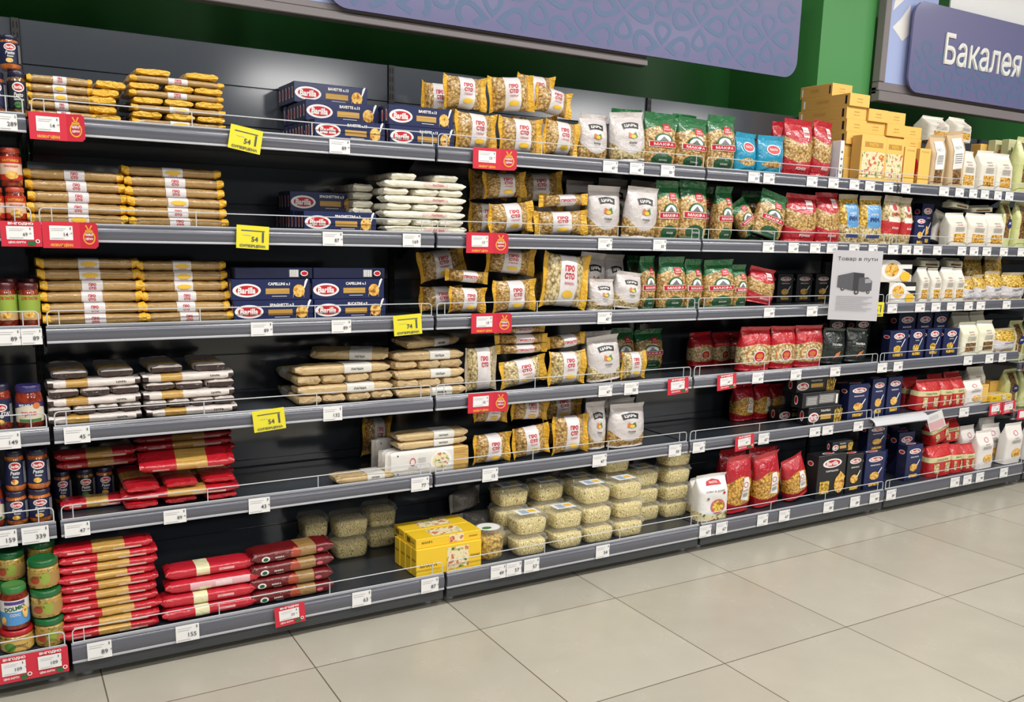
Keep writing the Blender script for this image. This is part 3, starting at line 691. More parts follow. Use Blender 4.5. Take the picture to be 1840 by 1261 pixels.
# ---- jars -----------------------------------------------------------------------
def jar(k, desc, rad, h, lid_h, sauce, lid_m, label_m, lz0, lz1, neck=.86, prints=None, mats=(), lid_r=None, arc=1.):
    def lathe(bm, prof, n=28, mi=0, cap=True):
        prev = None
        for r_, z in prof:
            ring = [bm.verts.new((r_*math.cos(2*PI*i/n), r_*math.sin(2*PI*i/n), z)) for i in range(n)]
            if prev:
                for i in range(n): bm.faces.new((prev[i], prev[(i+1) % n], ring[(i+1) % n], ring[i])).material_index = mi
            elif cap: bm.faces.new(ring[::-1]).material_index = mi
            prev = ring
        if cap: bm.faces.new(prev).material_index = mi
    b = bmesh.new(); zt = h-lid_h
    lathe(b, [(rad*.85, 0), (rad*.97, .004), (rad, .012), (rad, zt*.72), (rad*.985, zt*.8), (rad*(neck+.06), zt*.92), (rad*neck, zt*.97), (rad*neck, zt+.003)])
    c = bmesh.new(); lr = lid_r or rad*(neck+.05)
    lathe(c, [(lr*.97, zt), (lr, zt+.002), (lr, zt+lid_h*.75), (lr*.93, zt+lid_h*.97), (lr*.86, h), (lr*.8, h-.001)])
    l = bmesh.new(); R0 = rad+.0006
    N = 26; a0, a1 = -PI/2-PI*.78*arc, -PI/2+PI*.78*arc; prev = None
    for i in range(N+1):
        a = a0+(a1-a0)*i/N
        q = [l.verts.new((R0*math.cos(a), R0*math.sin(a), z)) for z in (lz0, lz1)]
        if prev: l.faces.new((prev[0], q[0], q[1], prev[1]))
        prev = q
    if prints: prints(l, layered(lambda x, z, k_: ((rad+.0009+k_)*math.sin(x/rad), -(rad+.0009+k_)*math.cos(x/rad), z)))
    kind(k, 'sauce_jar', 'sauce jar', desc, (2*rad, 2*rad, h), [[('glass_jar', mesh('glass_jar', b, [sauce])), ('lid', mesh('jar_lid', c, [lid_m])), ('label', mesh('jar_label', l, [label_m]+list(mats)))]])
SAUCE = mat('tomato_cream_sauce', 'sauce', rough=.12, coat=1); SAUCER = mat('tomato_sauce', 'sauce_red', rough=.12, coat=1); REL = mat('vegetable_relish', 'relish', rough=.12, coat=1)
PESTO = mat('pesto_sauce', 'short_dark', rough=.12, coat=1)
LNAVY = mat('navy_lid', (34, 34, 62), rough=.3, coat=.4); LGREEN = mat('green_lid', (20, 104, 50), rough=.3, coat=.4); LRED = mat('red_lid', (190, 24, 34), rough=.3, coat=.4); LPUR = mat('purple_lid', (52, 44, 108), rough=.3, coat=.4); LDARK = mat('dark_red_lid', (86, 26, 30), rough=.3, coat=.4)
def bar_lab(t1, t2):
    def f(bm, s):
        disc(bm, 0, .066, .021, .011, 1, s); disc(bm, 0, .066, .017, .008, 2, s); put_text(bm, 'Barilla', .008, 0, .066, 1, s, width=.027, bold=.03)
        put_text(bm, t1, .01, 0, .049, 1, s, shear=.2); put_text(bm, t2, .006, 0, .039, 1, s); disc(bm, -.004, .026, .012, .007, 3, s)
        quad(bm, .028, .042, .02, .075, 4, s)
    return f
LABN = mat('navy_label', (28, 34, 74), rough=.45); LABB = mat('dark_label', (30, 32, 44), rough=.45)
jar('jbar', 'sauce jar with navy label and navy lid', .036, .105, .016, SAUCE, LNAVY, LABN, .016, .08, prints=bar_lab('Pesto', 'Rosso'), mats=[WHITE, RED, FOODM, GREY])
jar('jpes', 'green pesto jar with black label', .036, .105, .016, PESTO, LNAVY, LABB, .016, .08, prints=bar_lab('Pesto', 'Genovese'), mats=[WHITE, RED, LEAF, GREY])
jar('jnap', 'tall red sauce jar with navy label', .037, .13, .018, SAUCER, LNAVY, LABN, .025, .09, prints=bar_lab('NAPOLETANA', 'sugo'), mats=[WHITE, RED, FOODM, GREY])
jar('jpur', 'red sauce jar with purple lid and cream label', .037, .13, .02, SAUCER, LPUR, mat('cream_label', (226, 214, 190), [('t', .55, -60, (60, 48, 110))], (1, .13)), .02, .08,
    prints=lambda bm, s: (put_text(bm, 'MIKAELA', .007, -.01, .072, 1, s), put_text(bm, 'трав', .015, -.004, .045, 3, s), disc(bm, .018, .07, .01, .009, 2, s), quad(bm, -.03, .03, .022, .03, 4, s)), mats=[WHITE, ORANGEP, PINK, LEAF])
jar('jred', 'red sauce jar with bright red label', .036, .12, .016, SAUCER, mat('orange_lid', (200, 74, 50), rough=.3, coat=.4), mat('red_cream_label', (204, 48, 32), [('r', 0, .45, 1, .14, (236, 200, 170))], (1, .12)), .02, .092,
    prints=lambda bm, s: (put_text(bm, 'БАЛТИМОР', .008, 0, .08, 1, s), put_text(bm, 'КРАСНОДАР', .007, 0, .062, 2, s), disc(bm, 0, .035, .022, .012, 3, s)), mats=[YELP, RED, FOODM])
jar('jgrn', 'dark red sauce jar with green label', .038, .115, .016, SAUCER, LDARK, mat('lime_label', (150, 176, 60), [('b', .33, 0, (210, 170, 120))], (1, .115)), .02, .085,
    prints=lambda bm, s: (put_text(bm, 'ДЛЯ ПАСТЫ', .009, 0, .076, 1, s, bold=.03), disc(bm, -.004, .035, .02, .01, 2, s)), mats=[RED, FOODM])
jar('jsq', 'squat relish jar with green lid', .043, .088, .02, REL, LGREEN, mat('relish_label', (176, 140, 74), [('e', .0, .4, .016, .2, (150, 170, 60)), ('e', -.025, .35, .012, .14, (180, 70, 40))], (1, .088)), .012, .05, neck=.94, prints=lambda bm, s: put_text(bm, 'ИКРА', .008, -.02, .04, 1, s), mats=[BRN])
jar('jsqr', 'squat relish jar with red lid', .043, .085, .02, REL, LRED, mat('yellow_relish_label', (214, 176, 90), [('e', -.02, .3, .014, .2, (90, 150, 60))], (1, .085)), .01, .05, neck=.94, prints=lambda bm, s: put_text(bm, 'САЛАТ', .008, .01, .03, 1, s), mats=[BRN])
jar('jdol', 'sauce jar with green lid and white oval label', .041, .12, .018, SAUCER, mat('leaf_green_lid', (52, 130, 62), rough=.3, coat=.4), mat('dolmio_label', (226, 224, 216), [('b', .45, 0, (80, 150, 214))], (1, .12)), .016, .086,
    prints=lambda bm, s: (quad(bm, -.03, .03, .074, .083, 1, s), put_text(bm, 'DOLMIO', .012, 0, .064, 2, s, bold=.04, rot=.12), put_text(bm, 'СОУС', .008, 0, .045, 3, s), disc(bm, .03, .05, .01, .018, 4, s), disc(bm, -.034, .03, .008, .012, 4, s)), mats=[mat('purple_print', (84, 60, 140)), GREENP, WHITE, FOODM], lid_r=.036)
# ---- tubs ------------------------------------------------------------------------
CLEAR = glossy_clear('clear_plastic', amount=.07); CLEARL = glossy_clear('clear_lid_plastic', amount=.16, rough=.15); NOOD = mat('dry_noodles', 'noodle', rough=.6, bump=.5, bscale=90); NOODY = mat('golden_noodles', 'short_egg', rough=.6, bump=.5, bscale=90)
def tub(k, desc, w, d, h, inner, e=.38, seedn=2, top=None):
    var = []
    for s in range(seedn):
        def rr(bm, L, amp, seed, nt=36, cap=True, c0=True):
            prev = None
            for z, hw, hd in L:
                ring = []
                for i in range(nt):
                    th = 2*PI*i/nt
                    x, y = hw*spow(math.cos(th), e), hd*spow(math.sin(th), e)
                    q = amp*noise.noise(Vector((x*60+seed, y*60, z*60)))
                    ring.append(bm.verts.new((x*(1+q*8), y*(1+q*8), z+q)))
                if prev:
                    for i in range(nt): bm.faces.new((prev[i], prev[(i+1) % nt], ring[(i+1) % nt], ring[i]))
                elif c0: bm.faces.new(ring[::-1])
                prev = ring
            if cap: bm.faces.new(prev)
        a = bmesh.new()
        rr(a, [(0, w*.40, d*.40), (.006, w*.43, d*.43), (h*.74, w*.475, d*.475), (h*.75, w*.5, d*.5), (h*.78, w*.5, d*.5)], 0, 0, cap=False)
        b = bmesh.new()
        rr(b, [(h*.78, w*.5, d*.5), (h*.8, w*.5, d*.5), (h*.82, w*.475, d*.475), (h*.98, w*.45, d*.45), (h, w*.43, d*.43)], 0, 0, c0=False)
        c = bmesh.new()
        rr(c, [(.003, w*.385, d*.385), (.01, w*.415, d*.415), (h*.4, w*.435, d*.435), (h*.6, w*.445, d*.445), (h*.7, w*.43, d*.43), (h*.75, w*.36, d*.36), (h*.78, w*.2, d*.2)], .0035, s*3)
        ps = [('container', mesh('tub_container', a, [CLEAR])), ('lid', mesh('tub_lid', b, [CLEARL])), ('noodles', mesh('tub_noodles', c, [inner]))]
        if top:
            q = bmesh.new(); top(q); ps.append(('sticker', mesh('lid_sticker', q, [WHITE, LEAF, mat('pale_blue_print', (150, 180, 210)), YELP])))
        var.append(ps)
    kind(k, 'noodle_tub', 'noodle tub', desc, (w, d, h), var)
def stick(q): quad(q, -.045, .045, -.03, .03, 0, lambda x, y: (x, y, .0865)); quad(q, -.03, .0, -.02, .02, 2, lambda x, y: (x, y, .0869)); quad(q, .005, .035, -.01, .015, 3, lambda x, y: (x, y, .0869))
tub('tub', 'clear tub of noodles with sticker on lid', .145, .115, .085, NOOD, top=stick)
tub('tubp', 'clear plastic tub of noodles', .145, .115, .085, NOOD)
def stick2(q):
    disc(q, 0, 0, .045, .045, 0, lambda x, y: (x, y, .1015), 24); disc(q, -.012, -.01, .02, .014, 1, lambda x, y: (x, y, .1019), 16)
tub('rtub', 'round tub of golden pasta with green sticker', .13, .13, .1, NOODY, e=1., top=stick2)
# ---------------------------------------------------------------- the room
BAY = 1.25; XA, XB = -1.25, 6.2
def structure(name, bm, m, smooth=False):
    return tag(link(name, mesh(name, bm, m, smooth)), kind='structure')
def floor_mat():
    m = mat('floor_tiles', (176, 165, 146), rough=.24, spec=.45)
    t = NT(m); b = m.node_tree.nodes['Principled BSDF']
    co, sp, rv = t.coords()
    def gap(s, off, P):
        f = t.m('FRACT', t.m('DIVIDE', t.m('SUBTRACT', s, off), P))
        return t.m('LESS_THAN', t.m('MINIMUM', f, t.m('SUBTRACT', 1., f)), .0035)
    P = .5935
    g = t.m('MAXIMUM', gap(sp[0], .084, P), gap(sp[1], -.34, P))
    fx = t.m('FLOOR', t.m('DIVIDE', t.m('SUBTRACT', sp[0], .084), P)); fy = t.m('FLOOR', t.m('DIVIDE', t.m('SUBTRACT', sp[1], -.34), P))
    wn = t.n('ShaderNodeTexWhiteNoise', noise_dimensions='2D'); cb = t.n('ShaderNodeCombineXYZ'); t.link(fx, cb.inputs[0]); t.link(fy, cb.inputs[1]); t.link(cb.outputs[0], wn.inputs[0])
    nz = t.noise(co, 5, 5, .4)
    v = t.m('ADD', t.m('MULTIPLY', wn.outputs[0], .4), t.m('MULTIPLY', nz, .6))
    base = t.ramp(v, [(.2, (170, 164, 149)), (.8, (183, 177, 162))])
    t.link(t.mix(g, base, lin((104, 92, 78))), b.inputs['Base Color'])
    t.link(t.m('MULTIPLY_ADD', nz, .12, .2), b.inputs['Roughness'])
    return m
bm = bmesh.new(); bx(bm, -5, 11, -9, 2.2, -.1, 0); structure('floor', bm, floor_mat())
GREENW = mat('green_wall_paint', (34, 116, 44), rough=.5)
bm = bmesh.new(); bx(bm, -4, 9, 1.09, 1.2, 0, 3.6); structure('wall_back', bm, GREENW)
PILL = mat('lit_green_paint', (70, 152, 76), rough=.5)  # the wall's green made paler in colour, standing for light on the column
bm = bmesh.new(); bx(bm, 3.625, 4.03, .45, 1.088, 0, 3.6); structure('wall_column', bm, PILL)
bm = bmesh.new(); bx(bm, -5, 11, -9, 2.2, 3.6, 3.7); structure('ceiling', bm, mat('ceiling_paint', (226, 226, 224), rough=.8))

# ---------------------------------------------------------------- shelving
STEEL = mat('dark_grey_steel', (62, 68, 77), rough=.13, spec=1.)
STEELD = mat('shelf_steel', (44, 50, 58), rough=.3, spec=.5)
POST = mat('black_steel', (20, 21, 24), rough=.4)
SLOT = mat('upright_slot', (6, 6, 7), rough=.8)
RAIL = mat('grey_price_channel', (92, 94, 106), rough=.24, spec=.7, coat=.4)
LIP = mat('pale_channel_lip', (168, 169, 176), rough=.3, coat=.3)
WIRE = mat('white_wire', (206, 210, 214), rough=.3, coat=.5)
KICK = mat('kick_panel_steel', (58, 61, 65), rough=.4)
LV = {'S6': (1.661, 1.6127), 'S5': (1.3635, 1.3139), 'S4': (1.0706, 1.0200), 'S3': (.7713, .7185), 'S2': (.4802, .4237), 'S1': (.1265, .067)}
SHELF = {'S6': 'top shelf', 'S5': 'second shelf', 'S4': 'third shelf', 'S3': 'fourth shelf', 'S2': 'fifth shelf', 'S1': 'bottom shelf'}
BAYS = {-1: 'jar bay at far left', 0: 'left wide bay', 1: 'middle bay', 2: 'bay right of middle', 3: 'far right bay', 4: 'lower end bay at right edge'}
FR = {k: (-.108 if k == 'S1' else 0) for k in LV}
BACKY = .40
def zb(l): return LV[l][0]-.004
def extr(bm, prof, x0, x1, mi=0):
    a = [bm.verts.new((x0, y, z)) for y, z in prof]; b = [bm.verts.new((x1, y, z)) for y, z in prof]
    n = len(prof); fs = [bm.faces.new(a), bm.faces.new(b[::-1])]
    for i in range(n): fs.append(bm.faces.new((a[i], a[(i+1) % n], b[(i+1) % n], b[i])))
    for f in fs: f.material_index = mi
SHM = {}
def shelf_meshes(l, w):
    key = ('S1' if l == 'S1' else 'S', w)
    if key in SHM: return SHM[key]
    d = BACKY-FR[l]; h = LV[l][0]-LV[l][1]
    b = bmesh.new(); bx(b, 0, w, .014, d, -.03, -.004, bev=.002)
    p = bmesh.new()
    extr(p, [(.013, 0), (.004, 0), (.002, -.003), (.004, -.006), (.0005, -.011), (-.001, -.018), (-.001, -.026), (.0006, -h+.013), (.004, -h+.007), (.013, -h+.007)], 0, w, 0)
    extr(p, [(.013, -h+.0068), (.003, -h+.0068), (.001, -h+.004), (.001, -h), (.013, -h)], 0, w, 1)
    extr(p, [(.0125, .0002), (.003, .0002), (.003, .0022), (.0125, .0022)], 0, w, 1)
    g = bmesh.new(); y = .010; t = .046
    c = [(.005+.012*(1-math.cos(a)), y, t-.012*(1-math.sin(a))) for a in (0, PI/6, PI/3, PI/2)]
    wire(g, [(.005, y, .002)]+c+[(w-q[0], y, q[2]) for q in c[::-1]]+[(w-.005, y, .002)], .0018)
    wire(g, [(.005, y, .004), (w-.005, y, .004)], .0016)
    for x in (.036, .432, .803, w-.045): wire(g, [(x, y, .004), (x, y, t)], .0016, 5)
    k = bmesh.new()
    prism(k, [(.22, -.03), (d-.002, -.03), (d-.002, -.1), (d-.05, -.1)], -.0015, .0015)
    for v in k.verts: v.co = Vector((v.co.y+.012, v.co.x, v.co.z))
    kick = None
    if l == 'S1':
        kk = bmesh.new(); bx(kk, .001, w-.001, .006, .03, -LV[l][0]+.03, -h-.0005, bev=.002)
        ft = bmesh.new()
        for x in (.04,):
            r_ = [ft.verts.new((x+.018*math.cos(i*PI/6), .07+.018*math.sin(i*PI/6), z)) for z in (-LV[l][0], -.03) for i in range(12)]
            ft.faces.new(r_[:12]); ft.faces.new(r_[12:])
            for i in range(12): ft.faces.new((r_[i], r_[(i+1) % 12], r_[12+(i+1) % 12], r_[12+i]))
        kick = (mesh('kick_panel', kk, [KICK], False), mesh('foot', ft, [LIP]))
    SHM[key] = (mesh('shelf_board', b, [STEELD], False), mesh('price_rail', p, [RAIL, LIP]), mesh('wire_guard', g, [WIRE]), mesh('bracket', k, [POST], False), kick)
    return SHM[key]
for bay in (-1, 0, 1, 2, 3, 4):
    for l in LV:
        w = BAY-.012 if bay != 3 else BAY-.02
        sb, pr, wg, bk, kick = shelf_meshes(l, w)
        e = link('shelf', None); e.location = (bay*BAY+.006, FR[l], LV[l][0]-(.066 if bay == 4 and l != 'S1' else 0)); e.empty_display_size = .05
        link('shelf_board', sb, e)
        o = link('price_rail', pr, e); o['label'] = 'grey price channel along the front edge'
        o = link('wire_guard', wg, e); o['label'] = 'white wire guard rail'
        if l != 'S1':
            link('bracket', bk, e); link('bracket', bk, e, (w-.024, 0, 0))
        else:
            link('kick_panel', kick[0], e); link('foot', kick[1], e); link('foot', kick[1], e, (w-.08, 0, 0))
        tag(e, '%s of dark steel with white wire guard, %s' % (SHELF[l], BAYS[bay]), 'shelf', 'shelves of the pasta aisle')
PANX = {}
for bay in (-1, 0, 1, 2, 3, 4):
    if 'm' not in PANX:
        bm = bmesh.new(); z = .10
        while z < 1.97:
            z2 = min(z+.135, 1.99); bx(bm, .012, BAY-.012, 0, .012, z+.0015, z2-.0015, bev=.0012); z = z2
        bx(bm, .016, BAY-.016, .008, .014, .1, 1.988)
        PANX['m'] = mesh('back_panel', bm, [STEEL], False)
    o = link('back_panel', PANX['m'], None, (bay*BAY, .413, 0))
    tag(o, 'dark grey slatted steel back panel behind the %s' % BAYS[bay], 'back panel', 'back panels of the shelving')
bm = bmesh.new(); bx(bm, -.011, .011, .403, .44, 0, 1.988)
for i in range(60):
    for s in (-1, 1): bx(bm, s*.005-.002, s*.005+.002, .4024, .405, .1+.0315*i, .119+.0315*i, 1)
UP = mesh('shelf_upright', bm, [POST, SLOT], False)
for i in range(0, 5):
    o = link('shelf_upright', UP, None, (i*BAY, 0, 0))
    tag(o, 'black slotted steel upright, %s from left, between back panels' % ('first', 'second', 'third', 'fourth', 'fifth')[i], 'shelf upright', 'shelving uprights')

# ---------------------------------------------------------------- signs above
FRAME = mat('grey_sign_frame', (132, 124, 126), rough=.5); FRAMED = mat('dark_sign_frame', (98, 98, 106), rough=.5)
SEAMM = mat('frame_seam', (58, 54, 56), rough=.6)
POSTERB = mat('pale_blue_poster', (170, 186, 236), rough=.5); POSTERW = mat('white_poster', (244, 244, 246), rough=.5)
SIGNM = mat('lavender_sign', (106, 106, 152), rough=.42, coat=.1); DROPM = mat('blue_drop_print', (88, 112, 152), rough=.45)
def drops(bm, x0, x1, z0, rows, surf, x_off=0.):
    """rings shaped like drops, four round each centre"""
    def ringdrop(cx, cz, ang, L, W):
        N = 28; o, q = [], []
        for i in range(N):
            t = 2*PI*i/N
            for lst, k in ((o, 1.), (q, .56)):
                a = (.62+((1-math.cos(t))/2-.62)*k+.1)*L; b = W*k*math.sin(t)*abs(math.sin(t/2))**1.1*1.25
                lst.append((cx+a*math.cos(ang)-b*math.sin(ang), cz+a*math.sin(ang)+b*math.cos(ang)))
        for i in range(N):
            j = (i+1) % N; pts = [o[i], o[j], q[j], q[i]]
            if any(p[0] < x0 or p[0] > x1 or p[1] < z0 for p in pts): continue
            poly(bm, pts, 1, surf, True)
    r_ = 0
    for r_ in range(rows):
        z = z0+.03+.12*r_; x = x0-.2+(.215 if r_ % 2 else 0)+x_off
        while x < x1+.2:
            for a in (PI/2, -PI/2, .12, PI-.12): ringdrop(x, z, a, .1 if abs(math.sin(a)) > .5 else .15, .052)
            x += .43
def rounded(x0, x1, z0, z1, r, n=8, only=None):
    pts = []
    for cx, cz, a in ((x1-r, z0+r, -PI/2), (x1-r, z1-r, 0), (x0+r, z1-r, PI/2), (x0+r, z0+r, PI)):
        for i in range(n+1): pts.append((cx+r*math.cos(a+PI/2*i/n), cz+r*math.sin(a+PI/2*i/n)))
    return pts
def sign(label, x0, x1, z0, z1, fx0, fx1, words=None, rows=2, poster=None, xo=0., bar=.056):
    e = link('aisle_sign', None); e.location = (x0, .36, z0); off = Vector((-x0, -.36, -z0))
    bm = bmesh.new(); prism(bm, rounded(x0, x1, z0, z1, .085), .36, .372, 0)
    drops(bm, x0+.02, x1-.02, z0+.012, rows, flat_surf(.3594), xo)
    if words:
        sf = flat_surf(.359)
        for dx, dz in ((0, 0), (.007, 0), (.003, .006)): put_text(bm, words[0], words[1], words[2]+dx, words[3]+dz, 2, sf, width=words[4], bold=0, split=True)
    o = link('sign_board', mesh('sign_board', bm, [SIGNM, DROPM, WHITE], False), e, off)
    bm = bmesh.new()
    FZ = 2.118; ZT = 2.95; B = bar
    bx(bm, fx0, fx1, .385, .44, FZ, FZ+B*.52, 0, .003); bx(bm, fx0, fx1, .395, .44, FZ+B*.55, FZ+B*.98, 0, .003)
    bx(bm, fx0, fx0+.045, .392, .44, FZ+B, ZT, 0, .003)
    bx(bm, fx0, fx1, .41, .445, FZ+B*.4, FZ+B*.7, 1)
    o = link('sign_frame', mesh('sign_frame', bm, [FRAME, SEAMM], False), e, off)
    for p in poster or []:
        bm = bmesh.new(); bx(bm, p[0], p[1], .402, .41, FZ+B, ZT, 0)
        if p[2] is POSTERB and p[3]:
            s = flat_surf(.4015)
            poly(bm, [(p[0]+.03, 2.5), (p[0]+.09, 2.55), (p[0]+.16, 2.63), (p[0]+.17, 2.48), (p[0]+.12, 2.44)], 1, s)
            poly(bm, [(p[0]+.02, 2.58), (p[0]+.12, 2.66), (p[0]+.04, 2.7)], 1, s)
        link(p[4], mesh(p[4], bm, [p[2], WHITE], False), e, off)
    tag(e, label, 'sign'); return e
sign('wide lavender sign panel with drop pattern above left and middle shelves', .98, 3.372, 2.155, 2.63, -1.4, 2.466, rows=3,
     poster=[(.82, 2.42, POSTERB, False, 'poster'), (-1.35, .76, POSTERW, False, 'poster')])
sign('lavender sign panel reading Бакалея in white above far right shelves', 4.225, 6.1, 2.182, 2.648, 4.035, 6.1, ('Бакалея', .16, 4.87, 2.432, .73), rows=2,
     poster=[(4.08, 4.475, POSTERB, True, 'poster'), (4.58, 6.05, POSTERW, False, 'poster')], xo=.1, bar=.1)

# ---------------------------------------------------------------- putting goods on the shelves
ORD = ['', 'first', 'second', 'third', 'fourth', 'fifth', 'sixth', 'seventh', 'eighth', 'ninth', 'tenth', 'eleventh', 'twelfth', 'thirteenth', 'fourteenth']
QUEUE = []
RJ = random.Random(11)
def it(k, l, p0, p1, pt, Yf, row='front', rot=(0, 0, 0), on=None, pyb=None, side=None, sd=None, fix=False, h=None):
    """k article, l shelf, p0..p1 and pt where the photograph shows its sides and top, Yf how far in its face stands"""
    w0, d0, h0 = KIND[k]['size']
    if l == 'S1' and Yf < 1: pass
    isbag = KIND[k]['cat'] in ('pasta bag',)
    sd = 1. if sd is None else sd
    z0 = zb(l) if on is None else on
    d = d0*sd
    for _ in range(2):
        zm = z0+h0*.5
        a = .55 if isbag else 0
        if k.startswith('j'): a = .5
        x0 = XL(p0, Yf+d*a, zm); x1 = XL(p1, Yf+d*(.3 if isbag else a), zm)
        if pyb is not None: z0 = max(zb(l)+.01, ZL(pyb, (x0+x1)/2, Yf+d*.3))
    xc = (x0+x1)/2
    sx = min(1.45, max(.62, (x1-x0)/w0*(1.06 if isbag else 1)))
    sz = 1. if pt is None else min(1.4, max(.6, (ZL(pt, xc, Yf+d*.35)-z0)/h0))
    if rot == (0, 0, 0) and isbag and KIND[k]['var'][0][0][0] == 'film':
        m = 6.5 if k.startswith('g') and 'cream' not in k and k != 'gusset' else 2.
        rot = (R(RJ.uniform(-2, 3)), R(RJ.uniform(-m, m)), R(RJ.uniform(-1.6*m, 1.6*m)))
    if h: sz = h/h0
    if fix: sx = sz = 1.
    up = {'S1': 'S2', 'S2': 'S3', 'S3': 'S4', 'S4': 'S5', 'S5': 'S6'}.get(l)
    if up:
        room = LV[up][0]-.036-z0
        room -= w0*sx*abs(math.sin(rot[1]))+d0*sd*abs(math.sin(rot[0]))+.002
        if h0*sz > room: sz = max(.22, room/h0)
    carton_ = KIND[k]['cat'] in ('carton', 'spaghetti pack')
    yy = Yf if KIND[k]['cat'] == 'carton' else Yf+d/2
    o = place(k, (xc, yy, z0), rot, (sx, sd, sz))
    lo, hi = aabb(o)
    o.location.z += z0+.001-lo.z
    o.location.y += max(0, FR[l]+.016-lo.y)
    QUEUE.append((KIND[k]['desc'], l, row, (p0+p1)/2, o, KIND[k]['cat'], k))
    return z0+h0*sz if abs(rot[1]) < R(5) else aabb(o)[1].z
def aabb(o):
    M = Matrix.LocRotScale(o.location, o.rotation_euler, o.scale)
    ms = [c.data for c in o.children] or [o.data]
    rt = any(abs(a) > .002 for a in o.rotation_euler)
    P = [M @ (v.co if rt else Vector(v)) for m in ms for v in (m.vertices if rt else BBX.setdefault(m.name, _bb(m)))]
    return Vector([min(p[i] for p in P) for i in range(3)]), Vector([max(p[i] for p in P) for i in range(3)])
BBX = {}
def _bb(m):
    lo = [min(v.co[i] for v in m.vertices) for i in range(3)]; hi = [max(v.co[i] for v in m.vertices) for i in range(3)]
    return [(x, y, z) for x in (lo[0], hi[0]) for y in (lo[1], hi[1]) for z in (lo[2], hi[2])]
def settle(objs):
    """let neighbours on a shelf make room for one another"""
    for _ in range(4):
        bb = [aabb(o) for o in objs]; moved = False
        for i in range(len(objs)):
            for j in range(i+1, len(objs)):
                (al, ah), (bl, bh) = bb[i], bb[j]
                ov = [min(ah[k], bh[k])-max(al[k], bl[k]) for k in range(3)]
                if min(ov) < (.005 if a_bag(objs[i]) and a_bag(objs[j]) else .0015): continue
                k = min(range(3), key=lambda q: ov[q]*(1. if q else .6)); a, b = objs[i], objs[j]
                if ov[k] > .06: continue
                moved = True
                if (al[k]+ah[k]) > (bl[k]+bh[k]): a, b = b, a; (al, ah), (bl, bh) = (bl, bh), (al, ah)
                d = ov[k]+.001
                if k == 0:
                    for o, lo, hi, s in ((a, al, ah, -1), (b, bl, bh, 1)):
                        w = hi[0]-lo[0]; q = min(d/2, w*.12)
                        o.scale.x *= (w-q)/w; o.location.x += s*q/2
                elif k == 1:
                    room = .404-bh[1]
                    if room > d: b.location.y += d
                    else:
                        dep = bh[1]-bl[1]; q = min(d, dep*.3); b.scale.y *= (dep-q)/dep; b.location.y += q/2
                        if KIND_CARTON(b): b.location.y += q/2
                else: b.location.z += d
                bb[i], bb[j] = aabb(objs[i]), aabb(objs[j])
        if not moved: break
def a_bag(o): return o.get('category') == 'pasta bag'
def KIND_CARTON(o): return o.get('category') == 'carton'
def flush():
    settle([q[4] for q in QUEUE])
    groups = {}
    for q in QUEUE: groups.setdefault((q[0], q[1], q[2]), []).append(q)
    for (desc, l, row), qs in groups.items():
        qs.sort(key=lambda q: q[3])
        for i, q in enumerate(qs):
            lab = '%s, %s%s row, %s' % (desc, (ORD[i+1]+' from left, ') if len(qs) > 1 else '', row, SHELF[l])
            tag(q[4], lab, None, '%ss on the %s' % (q[5], SHELF[l]))
    QUEUE.clear()
def pile(k, l, p0, p1, Yf, spec, where, pt=None, dz=None, desc=None, setback=.0, z0=None, jit=.004, rzj=1.5, lk=1.):
    """layers of packs from the bottom up: L one lying along the shelf, E3 three end-on"""
    L, W, T = KIND[k]['size']; desc = desc or KIND[k]['desc']
    z = (zb(l) if z0 is None else z0)+.003
    x0, x1 = XL(p0, Yf, z+.05), XL(p1, Yf, z+.05)
    layers = spec.split()
    if dz is None: dz = (ZL(pt, (x0+x1)/2, Yf+setback*len(layers)+.01)-z)/len(layers)
    sz = dz*.985/T
    for i, s in enumerate(layers):
        y = Yf+setback*i
        if s[0] == 'L':
            sx = (x1-x0)/L*lk
            o = place(k, ((x0+x1)/2+random.uniform(-jit, jit), y+W/2+.002, z), (0, 0, R(random.uniform(-rzj, rzj))), (sx, 1, sz))
            tag(o, '%s, %s layer from bottom, %s, %s' % (desc, ORD[i+1], where, SHELF[l]), None, '%ss on the %s' % (KIND[k]['cat'], SHELF[l]))
        else:
            n = int(s[1]); w = (x1-x0)/n if n > 1 else min(x1-x0, W*1.25)
            for j in range(n):
                xc = x0+w*(j+.5) if n > 1 else (x0+x1)/2+random.uniform(-jit, jit)*2
                o = place(k, (xc, y+L/2+random.uniform(0, .012), z), (0, 0, R(90+random.uniform(-rzj, rzj))), (1, min(1.2, w*.97/W), sz))
                pos = ('%s from left, ' % ORD[j+1]) if n > 1 else ''
                tag(o, '%s end-on, %slayer %d, %s, %s' % (desc, pos, i+1, where, SHELF[l]), None, '%ss on the %s' % (KIND[k]['cat'], SHELF[l]))
        z += dz
    return z
def deep(k, l, p0, p1, Yf, n, where, z0=None, step=None, front=None):
    """cartons standing one behind another"""
    w, d, h = KIND[k]['size']; step = step or d+.0006
    z = (zb(l) if z0 is None else z0)+.0006
    x0, x1 = XL(p0, Yf, z+h/2), XL(p1, Yf, z+h/2); sx = (x1-x0)/w
    sx = min(1.06, max(.94, sx)); xc = x0+w*sx/2
    for i in range(n):
        o = place(k, (xc+(random.uniform(-.002, .002) if i else 0), Yf+step*i, z), (0, 0, 0), (sx, 1, 1))
        tag(o, 'navy spaghetti carton, %s, %s, %s' % ('front one' if i == 0 else ORD[i+1]+' from front', where, SHELF[l]), None, 'navy cartons on the '+SHELF[l])
    return z+h
